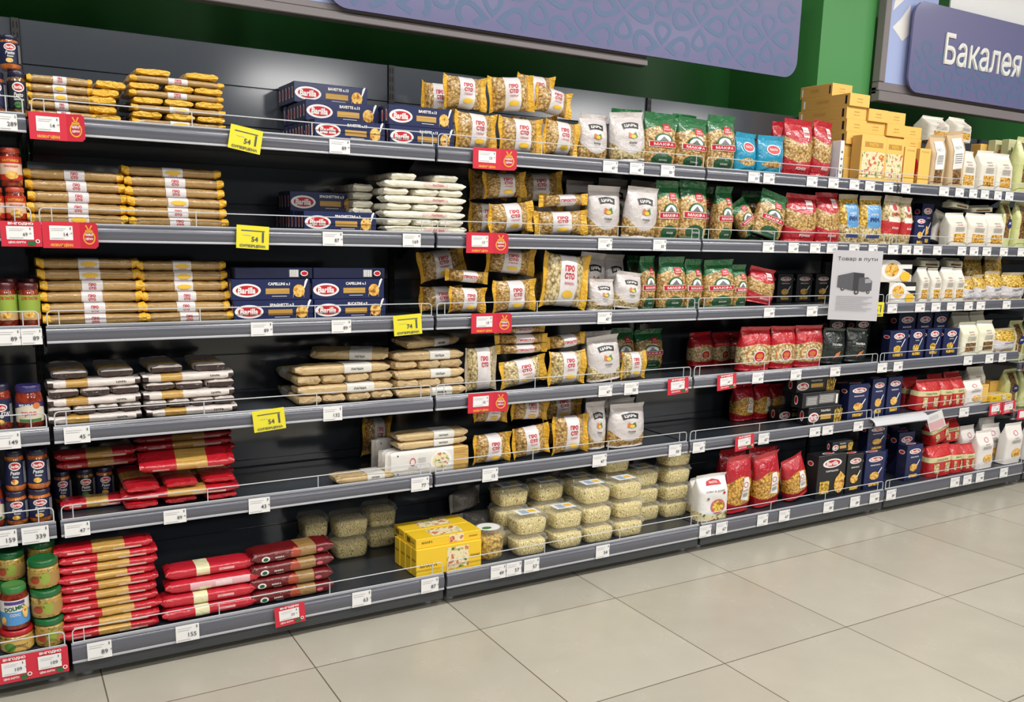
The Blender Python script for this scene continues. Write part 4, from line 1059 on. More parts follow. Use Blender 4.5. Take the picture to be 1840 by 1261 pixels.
# ================================================================ TOP SHELF
S = 'S6'
t1 = it('jpes', S, 14, 52, 128, .03); t2 = it('jbar', S, -27, 12, 130, .03)
it('jbar', S, -2, 36, 64, .035, 'upper', on=max(t1, t2)+.001)
pile('gold', S, 54, 172, .03, 'L L L L L', 'leftmost pile', pt=137, desc='yellow-ended spaghetti pack', rzj=4, jit=.006)
pile('gold', S, 168, 226, .03, 'E1 E1 E1 E1 E1', 'second pile', pt=145, desc='yellow-ended spaghetti pack', rzj=7, jit=.01)
pile('gold', S, 236, 405, .03, 'L E3 L E3 L E3 L E2', 'third pile', pt=128, desc='yellow-ended spaghetti pack', rzj=2)
z1 = deep('bav', S, 565, 692, .03, 10, 'lowest layer of left stack')
z2 = deep('bav', S, 549, 680, .12, 7, 'middle layer of left stack', z1+.0005)
deep('bav', S, 528, 660, .22, 5, 'top layer of left stack', z2+.0005)
z1 = deep('bav', S, 700, 809, .035, 3, 'lower layer of right stack')
deep('bav', S, 698, 806, .045, 3, 'upper layer of right stack', z1+.0005)
a = it('gbag', S, 812, 897, 207, .03); it('gbag', S, 795, 873, 150, .05, 'upper', on=a-.004)
b = it('gbag', S, 890, 974, 215, .03); it('gbag', S, 880, 960, 155, .05, 'upper', on=b-.004)
c = it('gbag', S, 972, 1050, 224, .03); c2 = it('gbag', S, 952, 1028, 180, .06, 'upper', on=c-.004)
d_ = it('gbag', S, 765, 830, 225, .15, 'back'); it('gbag', S, 760, 815, 160, .17, 'upper back', on=d_-.004)
e_ = it('gbag', S, 925, 1000, 215, .16, 'back'); it('gbag', S, 925, 998, 153, .16, 'upper back', on=e_-.004)
it('white', S, 1028, 1097, 206, .05); it('white_pale', S, 1092, 1166, 206, .03, rot=(0, R(-5), 0))
for p0, p1, pt, y, r_ in ((1150, 1212, 204, .045, 'front'), (1211, 1267, 214, .04, 'front'), (1268, 1320, 209, .04, 'front'),
                          (1098, 1158, 198, .16, 'back'), (1150, 1205, 203, .16, 'back'), (1198, 1245, 207, .16, 'back')): it('makfa', S, p0, p1, pt, y, r_, sd=.9)
it('turq', S, 1316, 1358, 240, .035); it('turq', S, 1357, 1405, 245, .03)
it('redbag', S, 1403, 1457, 216, .04); it('redbag', S, 1453, 1506, 221, .04, rot=(0, R(4), 0)); it('redbag', S, 1385, 1428, 220, .16, 'back')
it('wnarrow', S, 1504, 1515, 253, .02, sd=.5)
zs = zb(S)
COLX = [(1526, 1562, 7), (1562, 1597, 6), (1597, 1630, 6), (1629, 1661, 5)]
for ci, (p0, p1, n) in enumerate(COLX):
    x0, x1 = XL(p0, .09, 2.0), XL(p1, .09, 2.0); w = KIND['ylong']['size'][0]
    for i in range(n+(1 if ci == 0 else 0)):
        top = ci == 0 and i == n
        o = place('ylong', ((x0+x1)/2, .2 if top else .09+.006*((i*7+ci) % 3), zs+.001+.0585*i), (0, 0, 0), ((x1-x0)/w*.985, .52 if top else .78, 1))
        tag(o, 'yellow carton end out, %s from bottom, %s column from left, %s' % (ORD[i+1], ORD[ci+1], SHELF[S]), None, 'stacked yellow cartons')
it('ystand', S, 1546, 1590, 245, .025, sd=.95); it('ystand', S, 1590, 1622, 250, .03, sd=.9)
it('ynarrow', S, 1622, 1645, 265, .025, sd=.38); it('ynarrow', S, 1650, 1670, 268, .025, sd=.38)
it('kraft', S, 1664, 1696, 245, .03, rot=(R(4), R(-4), 0)); it('kraft', S, 1690, 1733, 240, .03, rot=(R(4), R(-7), 0))
k1 = it('kraft', S, 1668, 1700, 258, .2, 'back'); it('kraft', S, 1700, 1738, 262, .2, 'back')
it('gusset', S, 1700, 1740, 222, .14, 'upper', on=k1, rot=(0, 0, R(6)), sd=1.6); it('gusset', S, 1655, 1700, 222, .16, 'upper', on=k1, sd=1.6)
it('ystand', S, 1756, 1796, 229, .25, 'back'); it('gusset', S, 1716, 1752, 272, .05); it('gusset', S, 1744, 1790, 272, .03); it('gusset', S, 1778, 1816, 277, .03)
it('ltall', S, 1782, 1802, 246, .2, 'back', sd=.6); it('ltall', S, 1806, 1828, 247, .13, 'back', sd=.6); it('lime', S, 1816, 1852, 248, .03); it('lime', S, 1850, 1885, 248, .03)
flush()
# ================================================================ SECOND SHELF
S = 'S5'
t1 = it('jred', S, 9, 47, 337, .03); t2 = it('jred', S, -31, 8, 337, .03); it('jred', S, -1, 39, 266, .035, 'upper', on=max(t1, t2)+.001)
pile('gold', S, 50, 232, .03, 'L L L L L', 'left pile', pt=306, desc='yellow-ended spaghetti pack', setback=.014)
pile('gold', S, 230, 410, .03, 'L L L L L L', 'right pile', pt=302, desc='yellow-ended spaghetti pack', setback=.012)
z1 = deep('spni', S, 546, 676, .03, 9, 'lower layer'); deep('spni', S, 521, 645, .2, 4, 'upper layer', z1+.0005)
pile('cream', S, 692, 838, .03, 'L E3 L E3 L E3 L E2', 'front pile', pt=312, rzj=3)
pile('cream', S, 636, 674, .13, 'E1 E1 E1 E1 E1 E1', 'rear pile', pt=330, rzj=4)
b = it('gbag', S, 872, 962, 372, .03); it('gbag', S, 866, 948, 318, .08, 'upper', on=b-.004)
c = it('gbag', S, 964, 1052, 384, .03); it('gflat', S, 968, 1056, 366, .02, 'upper', on=c-.006, rot=(0, R(-4), 0), sd=.8)
d_ = it('gbag', S, 842, 905, 368, .14, 'back', h=.118); it('gbag', S, 848, 915, 310, .15, 'upper back', on=d_-.004, h=.112)
e_ = it('gbag', S, 935, 1010, 368, .16, 'back', h=.118); it('gbag', S, 930, 1008, 318, .16, 'upper back', on=e_-.004, h=.112)
it('white', S, 1052, 1116, 335, .06, rot=(R(3), 0, 0)); it('white', S, 1116, 1183, 338, .025, rot=(R(4), R(2), 0))
it('white', S, 1012, 1062, 326, .18, 'back'); it('white', S, 1072, 1128, 322, .2, 'back'); it('white', S, 1128, 1178, 326, .2, 'back')
for p0, p1, pt, y, r_ in ((1170, 1221, 325, .04, 'front'), (1216, 1268, 326, .035, 'front'), (1281, 1317, 336, .05, 'front')): it('makfa', S, p0, p1, pt, y, r_, sd=.85)
it('makfa', S, 1240, 1284, 336, .12, 'back', sd=.8); it('makfa', S, 1330, 1378, 345, .16, 'back', sd=.8)
it('makfa', S, 1334, 1366, 362, .06, 'leaning', rot=(0, R(-34), R(-4)), sd=.8, on=zb(S)+.012); it('makfa', S, 1352, 1404, 352, .03, 'leaning', rot=(0, R(14), 0), sd=.75); it('makfa', S, 1380, 1410, 350, .12, 'back', sd=.8)
it('redbag', S, 1406, 1467, 350, .035); it('redbag', S, 1462, 1509, 347, .035)
it('bluepur', S, 1506, 1544, 350, .035); it('bluepur', S, 1541, 1584, 353, .035)
it('redclear', S, 1578, 1615, 353, .035); it('redclear', S, 1609, 1638, 356, .035)
it('btall', S, 1641, 1664, 388, .03, sd=.9); it('btall', S, 1654, 1674, 366, .13, 'back', sd=.9)
it('gusset', S, 1672, 1704, 386, .1, rot=(0, R(16), 0))
gt = 0
for p0, p1, pt in ((1694, 1740, 384), (1730, 1769, 385), (1761, 1802, 384)): gt = max(gt, it('gusset', S, p0, p1, pt, .03))
for p0, p1, r_ in ((1700, 1742, 6), (1740, 1783, -5)): it('gusset_cream', S, p0, p1, 361, .07, 'upper', rot=(0, R(r_*.6), R(r_)), on=gt+.001, h=.036)
it('lime', S, 1790, 1815, 356, .05); it('lime', S, 1810, 1842, 357, .03, sd=.9)
flush()
# ================================================================ THIRD SHELF
S = 'S4'
it('jgrn', S, -8, 32, 508, .03); it('jgrn', S, 33, 73, 509, .03); it('jgrn', S, 2, 38, 500, .12, 'back'); it('jgrn', S, 42, 76, 500, .12, 'back')
pile('gold', S, 75, 262, .03, 'L L L L L L', 'left pile', dz=.0325, desc='yellow-ended spaghetti pack', setback=.014)
pile('gold', S, 256, 418, .03, 'L L L L L L', 'right pile', dz=.0315, desc='yellow-ended spaghetti pack', setback=.014)
z1 = zb(S)
for k_, p0, p1, wh in (('spg', 420, 563, 'left'), ('buc', 565, 693, 'right')): deep(k_, S, p0, p1, .03, 3, 'lower layer of %s stack' % wh)
for k_, p0, p1, wh in (('cap', 416, 557, 'left'), ('cap', 561, 690, 'right')): deep(k_, S, p0, p1, .036, 3, 'middle layer of %s stack' % wh, z1+.0685)
it('buc_side', S, 430, 557, None, .05, 'upper', on=z1+.137, fix=True); it('buc_side', S, 562, 690, None, .045, 'upper', on=z1+.137, fix=True)
a = it('gbag', S, 802, 880, 530, .03); it('gflat', S, 800, 886, 502, .03, 'upper', on=a-.006, rot=(0, R(5), R(-5)), sd=.85)
b = it('gbag', S, 868, 966, 508, .03); it('gbag', S, 868, 962, 462, .07, 'upper', on=b-.004)
it('gbag_pale', S, 958, 1056, 466, .03)
d_ = it('gbag', S, 752, 830, 522, .14, 'back'); it('gbag', S, 755, 838, 466, .15, 'upper back', on=d_-.004, rot=(0, R(-10), 0))
e_ = it('gbag', S, 905, 985, 500, .17, 'back'); it('gbag', S, 988, 1048, 510, .17, 'back')
it('white_pale', S, 1036, 1086, 456, .12, 'back', rot=(0, R(4), 0)); it('white_pale', S, 1078, 1120, 458, .14, 'back')
it('white_pale', S, 1052, 1104, 513, .03); it('white_pale', S, 1100, 1153, 492, .03, rot=(0, R(6), 0))
for p0, p1, pt, y, r_ in ((1143, 1180, 461, .06, 'front'), (1178, 1231, 462, .035, 'front'), (1226, 1263, 466, .05, 'front'), (1264, 1322, 468, .035, 'front'), (1310, 1343, 476, .05, 'front'), (1122, 1160, 460, .17, 'back')): it('makfa', S, p0, p1, pt, y, r_, sd=.85)
it('redbag', S, 1336, 1388, 486, .04, rot=(0, R(9), 0))
for p0, p1 in ((1398, 1425), (1432, 1459), (1466, 1492)): it('ktall', S, p0, p1, 492, .26, 'back')
zt = it('wbox', S, 1597, 1645, 507, .03, sd=1.2); it('wbox', S, 1583, 1639, 467, .04, 'upper', on=zt+.0005, sd=1.2)
for p0, p1, pt in ((1642, 1664, 481), (1664, 1688, 482), (1684, 1710, 481), (1704, 1732, 482)): gt = it('gusset', S, p0, p1, pt, .03)
it('gusset_cream', S, 1645, 1690, 460, .1, 'upper', on=gt+.003, h=.045); it('gusset_cream', S, 1696, 1728, 458, .1, 'upper', on=gt+.003, h=.045)
for p0, p1, pt in ((1718, 1750, 497), (1744, 1772, 494), (1764, 1800, 488), (1796, 1838, 490)): it('clearwhite', S, p0, p1, pt, .03)
for p0, p1 in ((1728, 1762), (1762, 1796)): it('clearwhite', S, p0, p1, 460, .15, 'back')
flush()
# ================================================================ FOURTH SHELF
S = 'S3'
it('jnap', S, -20, 22, 690, .03); it('jpur', S, 27, 78, 692, .03)
pile('brown', S, 88, 256, .03, 'L E4 L E3 L E2', 'left pile', dz=.0265, desc='dark-ended white noodle pack', setback=.006, rzj=2)
pile('brown', S, 262, 426, .03, 'L E4 L E3 L E2', 'right pile', dz=.027, desc='dark-ended white noodle pack', setback=.006, rzj=2)
pile('clear', S, 538, 708, .03, 'E4 L E4 L', 'left pile', dz=.0335, desc='clear pasta pack', setback=.008, rzj=2)
pile('clear', S, 712, 836, .03, 'L E3 L E3 L', 'right pile', dz=.0335, desc='clear pasta pack', setback=.004, rzj=2)
for p0, p1, y, n, rz, wh in ((575, 705, .09, 4, -24, 'left pile'), (725, 830, .09, 5, 20, 'right pile')):
    a_, b_ = XL(p0, y, .92), XL(p1, y, .92)
    o = place('clear', ((a_+b_)/2, y+.07, zb(S)+.013+.0335*n), (R(8), 0, R(rz)), (.95, 1, .95))
    tag(o, 'clear pasta pack lying askew on top of %s, fourth shelf' % wh, None, 'spaghetti packs on the fourth shelf')
it('cbag', S, 836, 898, 627, .03)
a = it('gbag_pale', S, 892, 984, 652, .03)
for i, (p0, p1, y, r_) in enumerate(((888, 984, .03, 1), (890, 984, .035, -2), (888, 980, .05, 2))): a = it('gflat', S, p0, p1, None, y, ('upper', 'third tier', 'top tier')[i], on=a+.002, rot=(0, 0, R(r_)), sd=.75, h=.036)
c = it('gbag_pale', S, 982, 1057, 634, .03, rot=(0, 0, R(4))); it('gflat', S, 982, 1052, None, .035, 'upper', on=c-.008, rot=(0, R(-6), 0), sd=.8)
it('white_pale', S, 1054, 1121, 606, .035, rot=(0, R(-5), 0)); it('white', S, 1045, 1100, 596, .17, 'back')
it('gbag_pale', S, 1108, 1161, 635, .04, sd=.8)
it('makfa', S, 1092, 1140, 590, .26, 'back'); it('makfa', S, 1136, 1190, 592, .26, 'back')
for p0, p1 in ((1240, 1284), (1276, 1316), (1302, 1342)): it('redoval', S, p0, p1, 598, .24, 'back')
for p0, p1, pt in ((1326, 1382, 588), (1380, 1425, 587), (1424, 1474, 585)): it('redoval', S, p0, p1, pt, .035)
it('black', S, 1472, 1521, 592, .04, rot=(0, R(4), 0)); it('black', S, 1512, 1557, 592, .04, rot=(0, R(4), 0))
it('ktall', S, 1488, 1516, 570, .2, 'back'); it('ktall', S, 1536, 1562, 570, .2, 'back')
for p0, p1, pt in ((1598, 1630, 594), (1634, 1660, 592), (1665, 1690, 590), (1695, 1722, 590)): it('bsmall', S, p0, p1, pt, .03)
for p0, p1 in ((1612, 1642), (1646, 1672), (1676, 1700)): it('btall', S, p0, p1, 560, .14, 'back')
it('gusset_cream', S, 1718, 1757, 579, .03); it('gusset_cream', S, 1748, 1784, 576, .03); it('gusset_cream', S, 1702, 1736, 562, .16, 'back'); it('gusset_cream', S, 1736, 1766, 560, .16, 'back')
it('clearwhite', S, 1772, 1832, 590, .03)
flush()
# ================================================================ FIFTH SHELF
S = 'S2'
t1 = it('jbar', S, 10, 50, 882, .03); t2 = it('jbar', S, 50, 93, 878, .03); t3 = it('jpur', S, -34, 7, 865, .03)
it('jbar', S, 8, 46, 808, .035, 'upper', on=max(t1, t2)+.001); it('jbar', S, 47, 89, 806, .035, 'upper', on=max(t1, t2)+.001)
for p0, p1, k_ in ((96, 128, 'jbar'), (136, 170, 'jpes'), (172, 204, 'jbar')): tb = it(k_, S, p0, p1, None, .2, 'back')
pile('red', S, 104, 232, .1, 'L', 'near the jars', dz=.03, desc='red spaghetti pack', lk=.95)
pile('red', S, 100, 245, .2, 'L L', 'lying across the back jars', dz=.029, desc='red spaghetti pack', z0=tb+.001)
pile('red', S, 222, 432, .02, 'E3 L E3', 'front pile', dz=.0265, desc='red spaghetti pack', rzj=6, jit=.012)
pile('red', S, 246, 420, .315, 'L L L L L L', 'rear pile', dz=.0285, desc='red spaghetti pack', rzj=3, jit=.012)
xr0, xr1 = XL(252, .06, .58), XL(420, .06, .58)
tag(place('red', ((xr0+xr1)/2, .085, zb(S)+.128), (R(28), 0, R(-3)), ((xr1-xr0)/.29, 1, 1)), 'red spaghetti pack tilted towards the aisle on top of front pile, fifth shelf', None, 'spaghetti packs on the fifth shelf')
def L2(k, p0, p1, pt, Yf, row, **kw): return it(k, S, p0, p1, pt, Yf, row, **kw)
w1 = L2('wlabel', 703, 842, 806, .025, 'front'); L2('wlabel', 698, 834, 804, .056, 'second'); L2('wlabel', 692, 828, 800, .087, 'third')
L2('wlabel', 676, 776, 762, .15, 'back')
pile('clear', S, 716, 842, .035, 'L L', 'lying on the white labelled packs', dz=.029, desc='clear pasta pack', z0=w1+.001, rzj=4)
pile('clear', S, 600, 715, .02, 'L', 'alone at front', dz=.028, desc='clear pasta pack', lk=.95)
it('gbag', S, 645, 700, 756, .3, 'back')
a = it('gbag', S, 846, 922, 782, .03); it('gbag', S, 846, 924, 742, .06, 'upper', on=a-.004)
b = it('gbag', S, 917, 990, 772, .03); it('gbag', S, 905, 985, 728, .06, 'upper', on=b-.004)
it('gbag', S, 984, 1062, 750, .03, rot=(0, 0, R(4))); c = it('gbag', S, 976, 1044, 770, .14, 'back'); it('gbag', S, 976, 1046, 722, .14, 'upper back', on=c-.004)
it('white', S, 1046, 1092, 722, .06); it('white', S, 1088, 1157, 726, .035); it('white', S, 1050, 1092, 716, .19, 'back'); it('white', S, 1092, 1140, 716, .19, 'back')
for p0, p1 in ((1316, 1358), (1348, 1388), (1376, 1410)): it('redwin', S, p0, p1, 690, .24, 'back')
zk = it('klong', S, 1452, 1511, 729, .03, fix=False); zk2 = it('klong_back', S, 1442, 1508, 703, .035, 'upper', on=zk+.0005); it('klong', S, 1432, 1500, None, .06, 'top tier', on=zk2+.0005)
it('klong', S, 1400, 1462, 729, .16, 'back')
it('btall', S, 1525, 1560, 689, .04); it('btall', S, 1566, 1590, 679, .05); it('btall', S, 1594, 1619, 676, .05); it('btall', S, 1505, 1535, 688, .15, 'back')
for p0, p1, pt, y in ((1640, 1684, 683, .03), (1680, 1707, 681, .03), (1702, 1731, 678, .03)): it('redstripe', S, p0, p1, pt, y)
it('redstripe', S, 1616, 1648, 678, .135, 'back'); it('redstripe', S, 1660, 1690, 672, .13, 'back'); it('redstripe', S, 1690, 1722, 668, .13, 'back')
it('tallwhite', S, 1724, 1765, 683, .03); it('gusset', S, 1728, 1770, 660, .15, 'back')
it('ynarrow', S, 1762, 1780, 690, .06, sd=.4); it('yflat', S, 1778, 1818, None, .04, on=zb(S)); it('ynarrow', S, 1778, 1796, 690, .14, 'back', sd=.4)
flush()
# ================================================================ BOTTOM SHELF
S = 'S1'; F = -.085
t1 = it('jsqr', S, 0, 62, 1128, F); it('jdol', S, 0, 54, 1052, F+.003, 'upper', on=t1+.001)
t2 = it('jsq', S, 61, 117, 1108, F); t3 = it('jsq', S, 55, 112, 1058, F+.01, 'upper', on=t2+.001); it('jsq', S, 48, 106, 1004, F+.03, 'top tier', on=t3+.001)
t4 = it('jsq', S, -2, 48, 1090, F+.1, 'back'); t5 = it('jsq', S, -5, 48, None, F+.1, 'upper back', on=t4+.001); it('jsq', S, -8, 45, None, F+.1, 'top back', on=t5+.001)
t4 = it('jsq', S, 56, 106, 1070, F+.12, 'back'); t5 = it('jsq', S, 52, 102, None, F+.12, 'upper back', on=t4+.001); it('jsq', S, 50, 100, None, F+.12, 'top back', on=t5+.001)
pile('red', S, 112, 290, F, 'L L L L L L L L L L', 'left pile', dz=.0268, desc='red spaghetti pack', setback=.008, jit=.008, rzj=2)
zr = pile('redcream', S, 294, 464, F+.005, 'L L', 'pile beside it', dz=.038, desc='red pasta pack with cream band', setback=.014, jit=.006, rzj=3)
zr = pile('redpink', S, 296, 466, F+.035, 'L', 'laid on them', dz=.038, desc='red pasta pack with pink panel', jit=.004, rzj=2, z0=zr-.003)
pile('redcream', S, 300, 460, F+.06, 'L', 'topmost pack', dz=.038, desc='red pasta pack with cream band', jit=.006, rzj=4, z0=zr-.003)
pile('maroon', S, 456, 606, F+.01, 'L L L L', 'right pile', dz=.043, desc='maroon pasta pack', setback=.012, jit=.01, rzj=3)
for p0, p1, y, n in ((597, 668, .2, 2), (662, 718, .26, 2), (545, 600, .24, 2)):
    zz = zb(S)
    for i in range(n): zz = it('tubp', S, p0, p1, None, y, ('rear lower', 'rear upper')[i], on=zz+.0005)
for i in range(4):
    it('yfront', S, 750-11*i, 863-10*i, None, F+.0455*i, ('front', 'second', 'third', 'fourth')[i], fix=True)
zy = zb(S)+.1055
it('yflat', S, 748, 864, None, F+.01, 'upper front', on=zy, fix=True); it('yflat', S, 728, 840, None, F+.112, 'upper back', on=zy, fix=True)
it('rtub', S, 864, 918, 950, F+.02)
FT = [(955, 2), (1020, 2), (1075, 3), (1130, 3)]
tubs = 0
for ci, (px, n) in enumerate(FT):
    zz = zb(S); X = XL(px-8, F+.06, .17)
    for i in range(n):
        o = place('tub' if i == n-1 else 'tubp', (X+random.uniform(-.004, .004), F+.06+.012*i, zz+.0008), (0, 0, R(random.uniform(-3, 3))), (1.05, 1.05, .93))
        tag(o, 'noodle tub, tier %d, %s column from left of the front tubs' % (i+1, ORD[ci+1]), None, 'noodle tubs on the bottom shelf'); zz += .0798
BT = [(915, 3), (980, 3), (1040, 3), (1100, 4), (1153, 3)]
for ci, (px, n) in enumerate(BT):
    zz = zb(S); X = XL(px, F+.19, .25)
    for i in range(n):
        o = place('tub' if i == n-1 else 'tubp', (X+random.uniform(-.004, .004), F+.19+.006*i, zz+.0008), (0, 0, R(random.uniform(-3, 3))), (1.05, 1.05, .93))
        tag(o, 'noodle tub, tier %d, %s column from left of the rear tubs' % (i+1, ORD[ci+1]), None, 'noodle tubs on the bottom shelf'); zz += .0798
zz = zb(S); X = XL(1204, F+.18, .2)
for i in range(4):
    o = place('tub' if i == 3 else 'tubp', (X+random.uniform(-.004, .004), F+.178, zz+.0008), (0, 0, R(random.uniform(-2, 2))), (1.05, 1.05, .93))
    tag(o, 'noodle tub in tall end stack beside white bag, %s from bottom' % ORD[i+1], None, 'noodle tubs on the bottom shelf'); zz += .0798
it('silver', S, 766, 832, None, .22, 'back', rot=(0, R(4), R(10)), on=zb(S)+.003); it('silver', S, 826, 890, None, .22, 'back', rot=(0, R(-4), R(-14)), on=zb(S)+.003)
it('silver', S, 800, 870, None, .24, 'upper back', rot=(0, R(-3), R(20)), on=zb(S)+.07)
it('flour', S, 1250, 1310, 852, F+.01); it('flour', S, 1236, 1280, 858, F+.125, 'back')
it('redwin', S, 1292, 1352, 818, F+.03, rot=(R(6), R(-3), 0)); it('redwin', S, 1346, 1403, 815, F+.03, rot=(R(6), R(-9), 0)); it('redwin', S, 1408, 1452, 822, F+.03, rot=(R(4), R(-18), 0), on=zb(S)+.004)
it('redwin', S, 1290, 1340, 806, F+.16, 'back'); it('redwin', S, 1340, 1392, 804, F+.16, 'back')
kt = it('kwide', S, 1468, 1518, 815, F+.03); it('ktall', S, 1521, 1549, 814, F+.03); it('btall', S, 1551, 1592, 812, F+.035); bt = it('btall', S, 1560, 1594, 808, F+.14, 'second')
it('klong', S, 1496, 1532, 792, F+.06, 'upper', on=kt+.001, sd=.6)
it('btall', S, 1560, 1594, 762, F+.14, 'upper', on=bt+.001); it('btall', S, 1584, 1606, 818, F+.21, 'back'); it('btall', S, 1628, 1656, 798, F+.05); it('btall', S, 1612, 1640, 775, F+.16, 'back'); it('btall', S, 1596, 1624, 768, F+.22, 'rear')
rt = 0
for p0, p1, pt, y in ((1660, 1706, 800, F+.03), (1700, 1726, 798, F+.03), (1722, 1751, 797, F+.03)): rt = it('redstripe', S, p0, p1, pt, y)
it('redstripe', S, 1650, 1682, 802, F+.13, 'back'); it('redstripe', S, 1664, 1716, 755, F+.105, 'upper', on=rt-.004, rot=(0, R(-14), R(5))); it('redstripe', S, 1684, 1726, 754, F+.14, 'upper back', on=rt-.004)
it('tallwhite', S, 1742, 1782, 774, F+.02); it('tallwhite', S, 1718, 1748, 765, F+.12, 'back'); it('tallwhite', S, 1770, 1804, 764, F+.06); it('tallwhite', S, 1792, 1836, 760, F+.02); it('tallwhite', S, 1830, 1874, 765, F+.02); it('tallwhite', S, 1752, 1782, 750, F+.18, 'back')
flush()

# ================================================================ price tags and promotions
TAGW = mat('tag_white', (240, 239, 238), rough=.4); TAGT = mat('tag_ink', (84, 84, 90), rough=.5); TAGR = mat('promo_red', (222, 40, 62), rough=.38); TAGY = mat('promo_yellow', (238, 226, 40), rough=.4); TAGL = mat('tag_faint_print', (196, 194, 196), rough=.5); TAGG = mat('tag_green', (40, 110, 60), rough=.4); TAGO = mat('promo_orange', (248, 176, 60), rough=.4)
TM = [TAGW, TAGT, TAGR, TAGY, TAGL, TAGG, TAGO]
def price(bm, cx, cz, w, h, txt, s, y=0, ink=1):
    quad(bm, cx-w*.42, cx+w*.2, cz+h*.3, cz+h*.33, 4, s); quad(bm, cx-w*.42, cx+w*.1, cz+h*.18, cz+h*.21, 4, s)
    quad(bm, cx-w*.44, cx+w*.12, cz-h*.4, cz-h*.36, 4, s); quad(bm, cx+w*.38, cx+w*.42, cz+h*.26, cz+h*.42, ink, s)
    if txt: put_text(bm, txt, h*.26, cx+w*.2, cz-h*.1, ink, s, bold=.01); put_text(bm, "00", h*.1, cx+w*.2+h*.12*len(txt)+h*.12, cz-h*.02, ink, s)
TN = {}
def white_tag(l, p0, p1, txt):
    y = FR[l]-.004; zt, zb_ = LV[l]; zc = (zt+zb_)/2
    x0, x1 = XL(p0, y, zc), XL(p1, y, zc); w, h = x1-x0, (zt-zb_)*.92
    key = (txt, round(w, 3), l == 'S1')
    if key not in TN:
        bm = bmesh.new(); bx(bm, -w/2, w/2, 0, .0016, -h/2, h/2)
        price(bm, 0, 0, w, h, txt, flat_surf(-.0004)); TN[key] = mesh('price_tag', bm, TM, False)
    return link('price_tag', TN[key], None, ((x0+x1)/2, y, zc))
def promo_tag(l, p0, p1, txt):
    """red tag with a wing bent forward and a purse drawn on it"""
    y = FR[l]-.012; zt, zb_ = LV[l]; zc = (zt+zb_)/2-.004
    x0, x1 = XL(p0, y, zc), XL(p1, y-.02, zc); W = x1-x0; h = .074
    wm = W*.66; ang = -R(22)
    def srf(yy):
        def f(x, z):
            if x <= wm: return (x, yy, z)
            return (wm+(x-wm)*math.cos(ang), yy+(x-wm)*math.sin(ang), z)
        return f
    e = link('promo_tag', None, None, (x0, y, zc)); e.empty_display_size = .02
    bm = bmesh.new(); r_ = .008
    bx(bm, 0, wm, 0, .0014, -h/2, h/2, 2)
    price(bm, wm*.5, .006, wm*.62, h*.52, txt, flat_surf(-.0018)); 
    quad(bm, wm*.19, wm*.81, .006-h*.27, .006+h*.27, 0, flat_surf(-.0008))
    put_text(bm, 'НИЗКАЯ ЦЕНА!', h*.13, wm*.5, -h*.39, 6, flat_surf(-.0008), width=wm*.6, bold=.05)
    link('tag_face', mesh('tag_face', bm, TM, False), e)
    bm = bmesh.new(); wl = W-wm; s = srf(0); q = srf(.0014)
    pts = [(wm, -h/2), (W-r_, -h/2), (W, -h/2+r_), (W, h/2-r_), (W-r_, h/2), (wm, h/2)]
    a = [bm.verts.new(s(*p)) for p in pts]; b = [bm.verts.new(q(*p)) for p in pts]
    bm.faces.new(a); bm.faces.new(b[::-1])
    for i in range(6): bm.faces.new((a[i], b[i], b[(i+1) % 6], a[(i+1) % 6]))
    for f in bm.faces: f.material_index = 2
    s = srf(-.0008); cx = wm+wl*.5
    disc(bm, cx, -.006, wl*.34, h*.27, 6, s, 24, .8); disc(bm, cx, h*.16, wl*.22, h*.07, 6, s, 16, .65)
    for k in (-1, 1): poly(bm, [(cx, h*.22), (cx+k*wl*.12, h*.4), (cx+k*wl*.2, h*.38), (cx+k*wl*.06, h*.22)][::k], 6, s)
    for i, t in enumerate(('НИЗКАЯ', 'ЦЕНА!')): put_text(bm, t, h*.1, cx, .002-h*.16*i, 0, s, width=wl*.42, bold=.05)
    link('tag_wing', mesh('tag_wing', bm, TM, False), e)
    return e
def yellow_tag(l, p0, p1, txt, tilt=5):
    y = FR[l]-.016; zt, zb_ = LV[l]; zc = (zt+zb_)/2
    x0, x1 = XL(p0, y, zc), XL(p1, y, zc); w = (x1-x0)*.96; h = .072
    bm = bmesh.new(); bx(bm, -w/2, w/2, 0, .0014, -h/2, h/2, 3); s = flat_surf(-.0006)
    quad(bm, -w*.36, w*.36, h*.26, h*.3, 1, s); quad(bm, w*.28, w*.34, -h*.2, h*.24, 1, s)
    put_text(bm, txt, h*.22, w*.06, -h*.08, 1, s); quad(bm, -w*.3, -w*.05, h*.08, h*.1, 4, s)
    put_text(bm, 'СУПЕРЦЕНА', h*.13, 0, -h*.38, 1, s, width=w*.8, bold=.04)
    return link('yellow_promo_tag', mesh('yellow_promo_tag', bm, TM, False), None, ((x0+x1)/2, y, zc), (0, R(tilt), R(-4)))
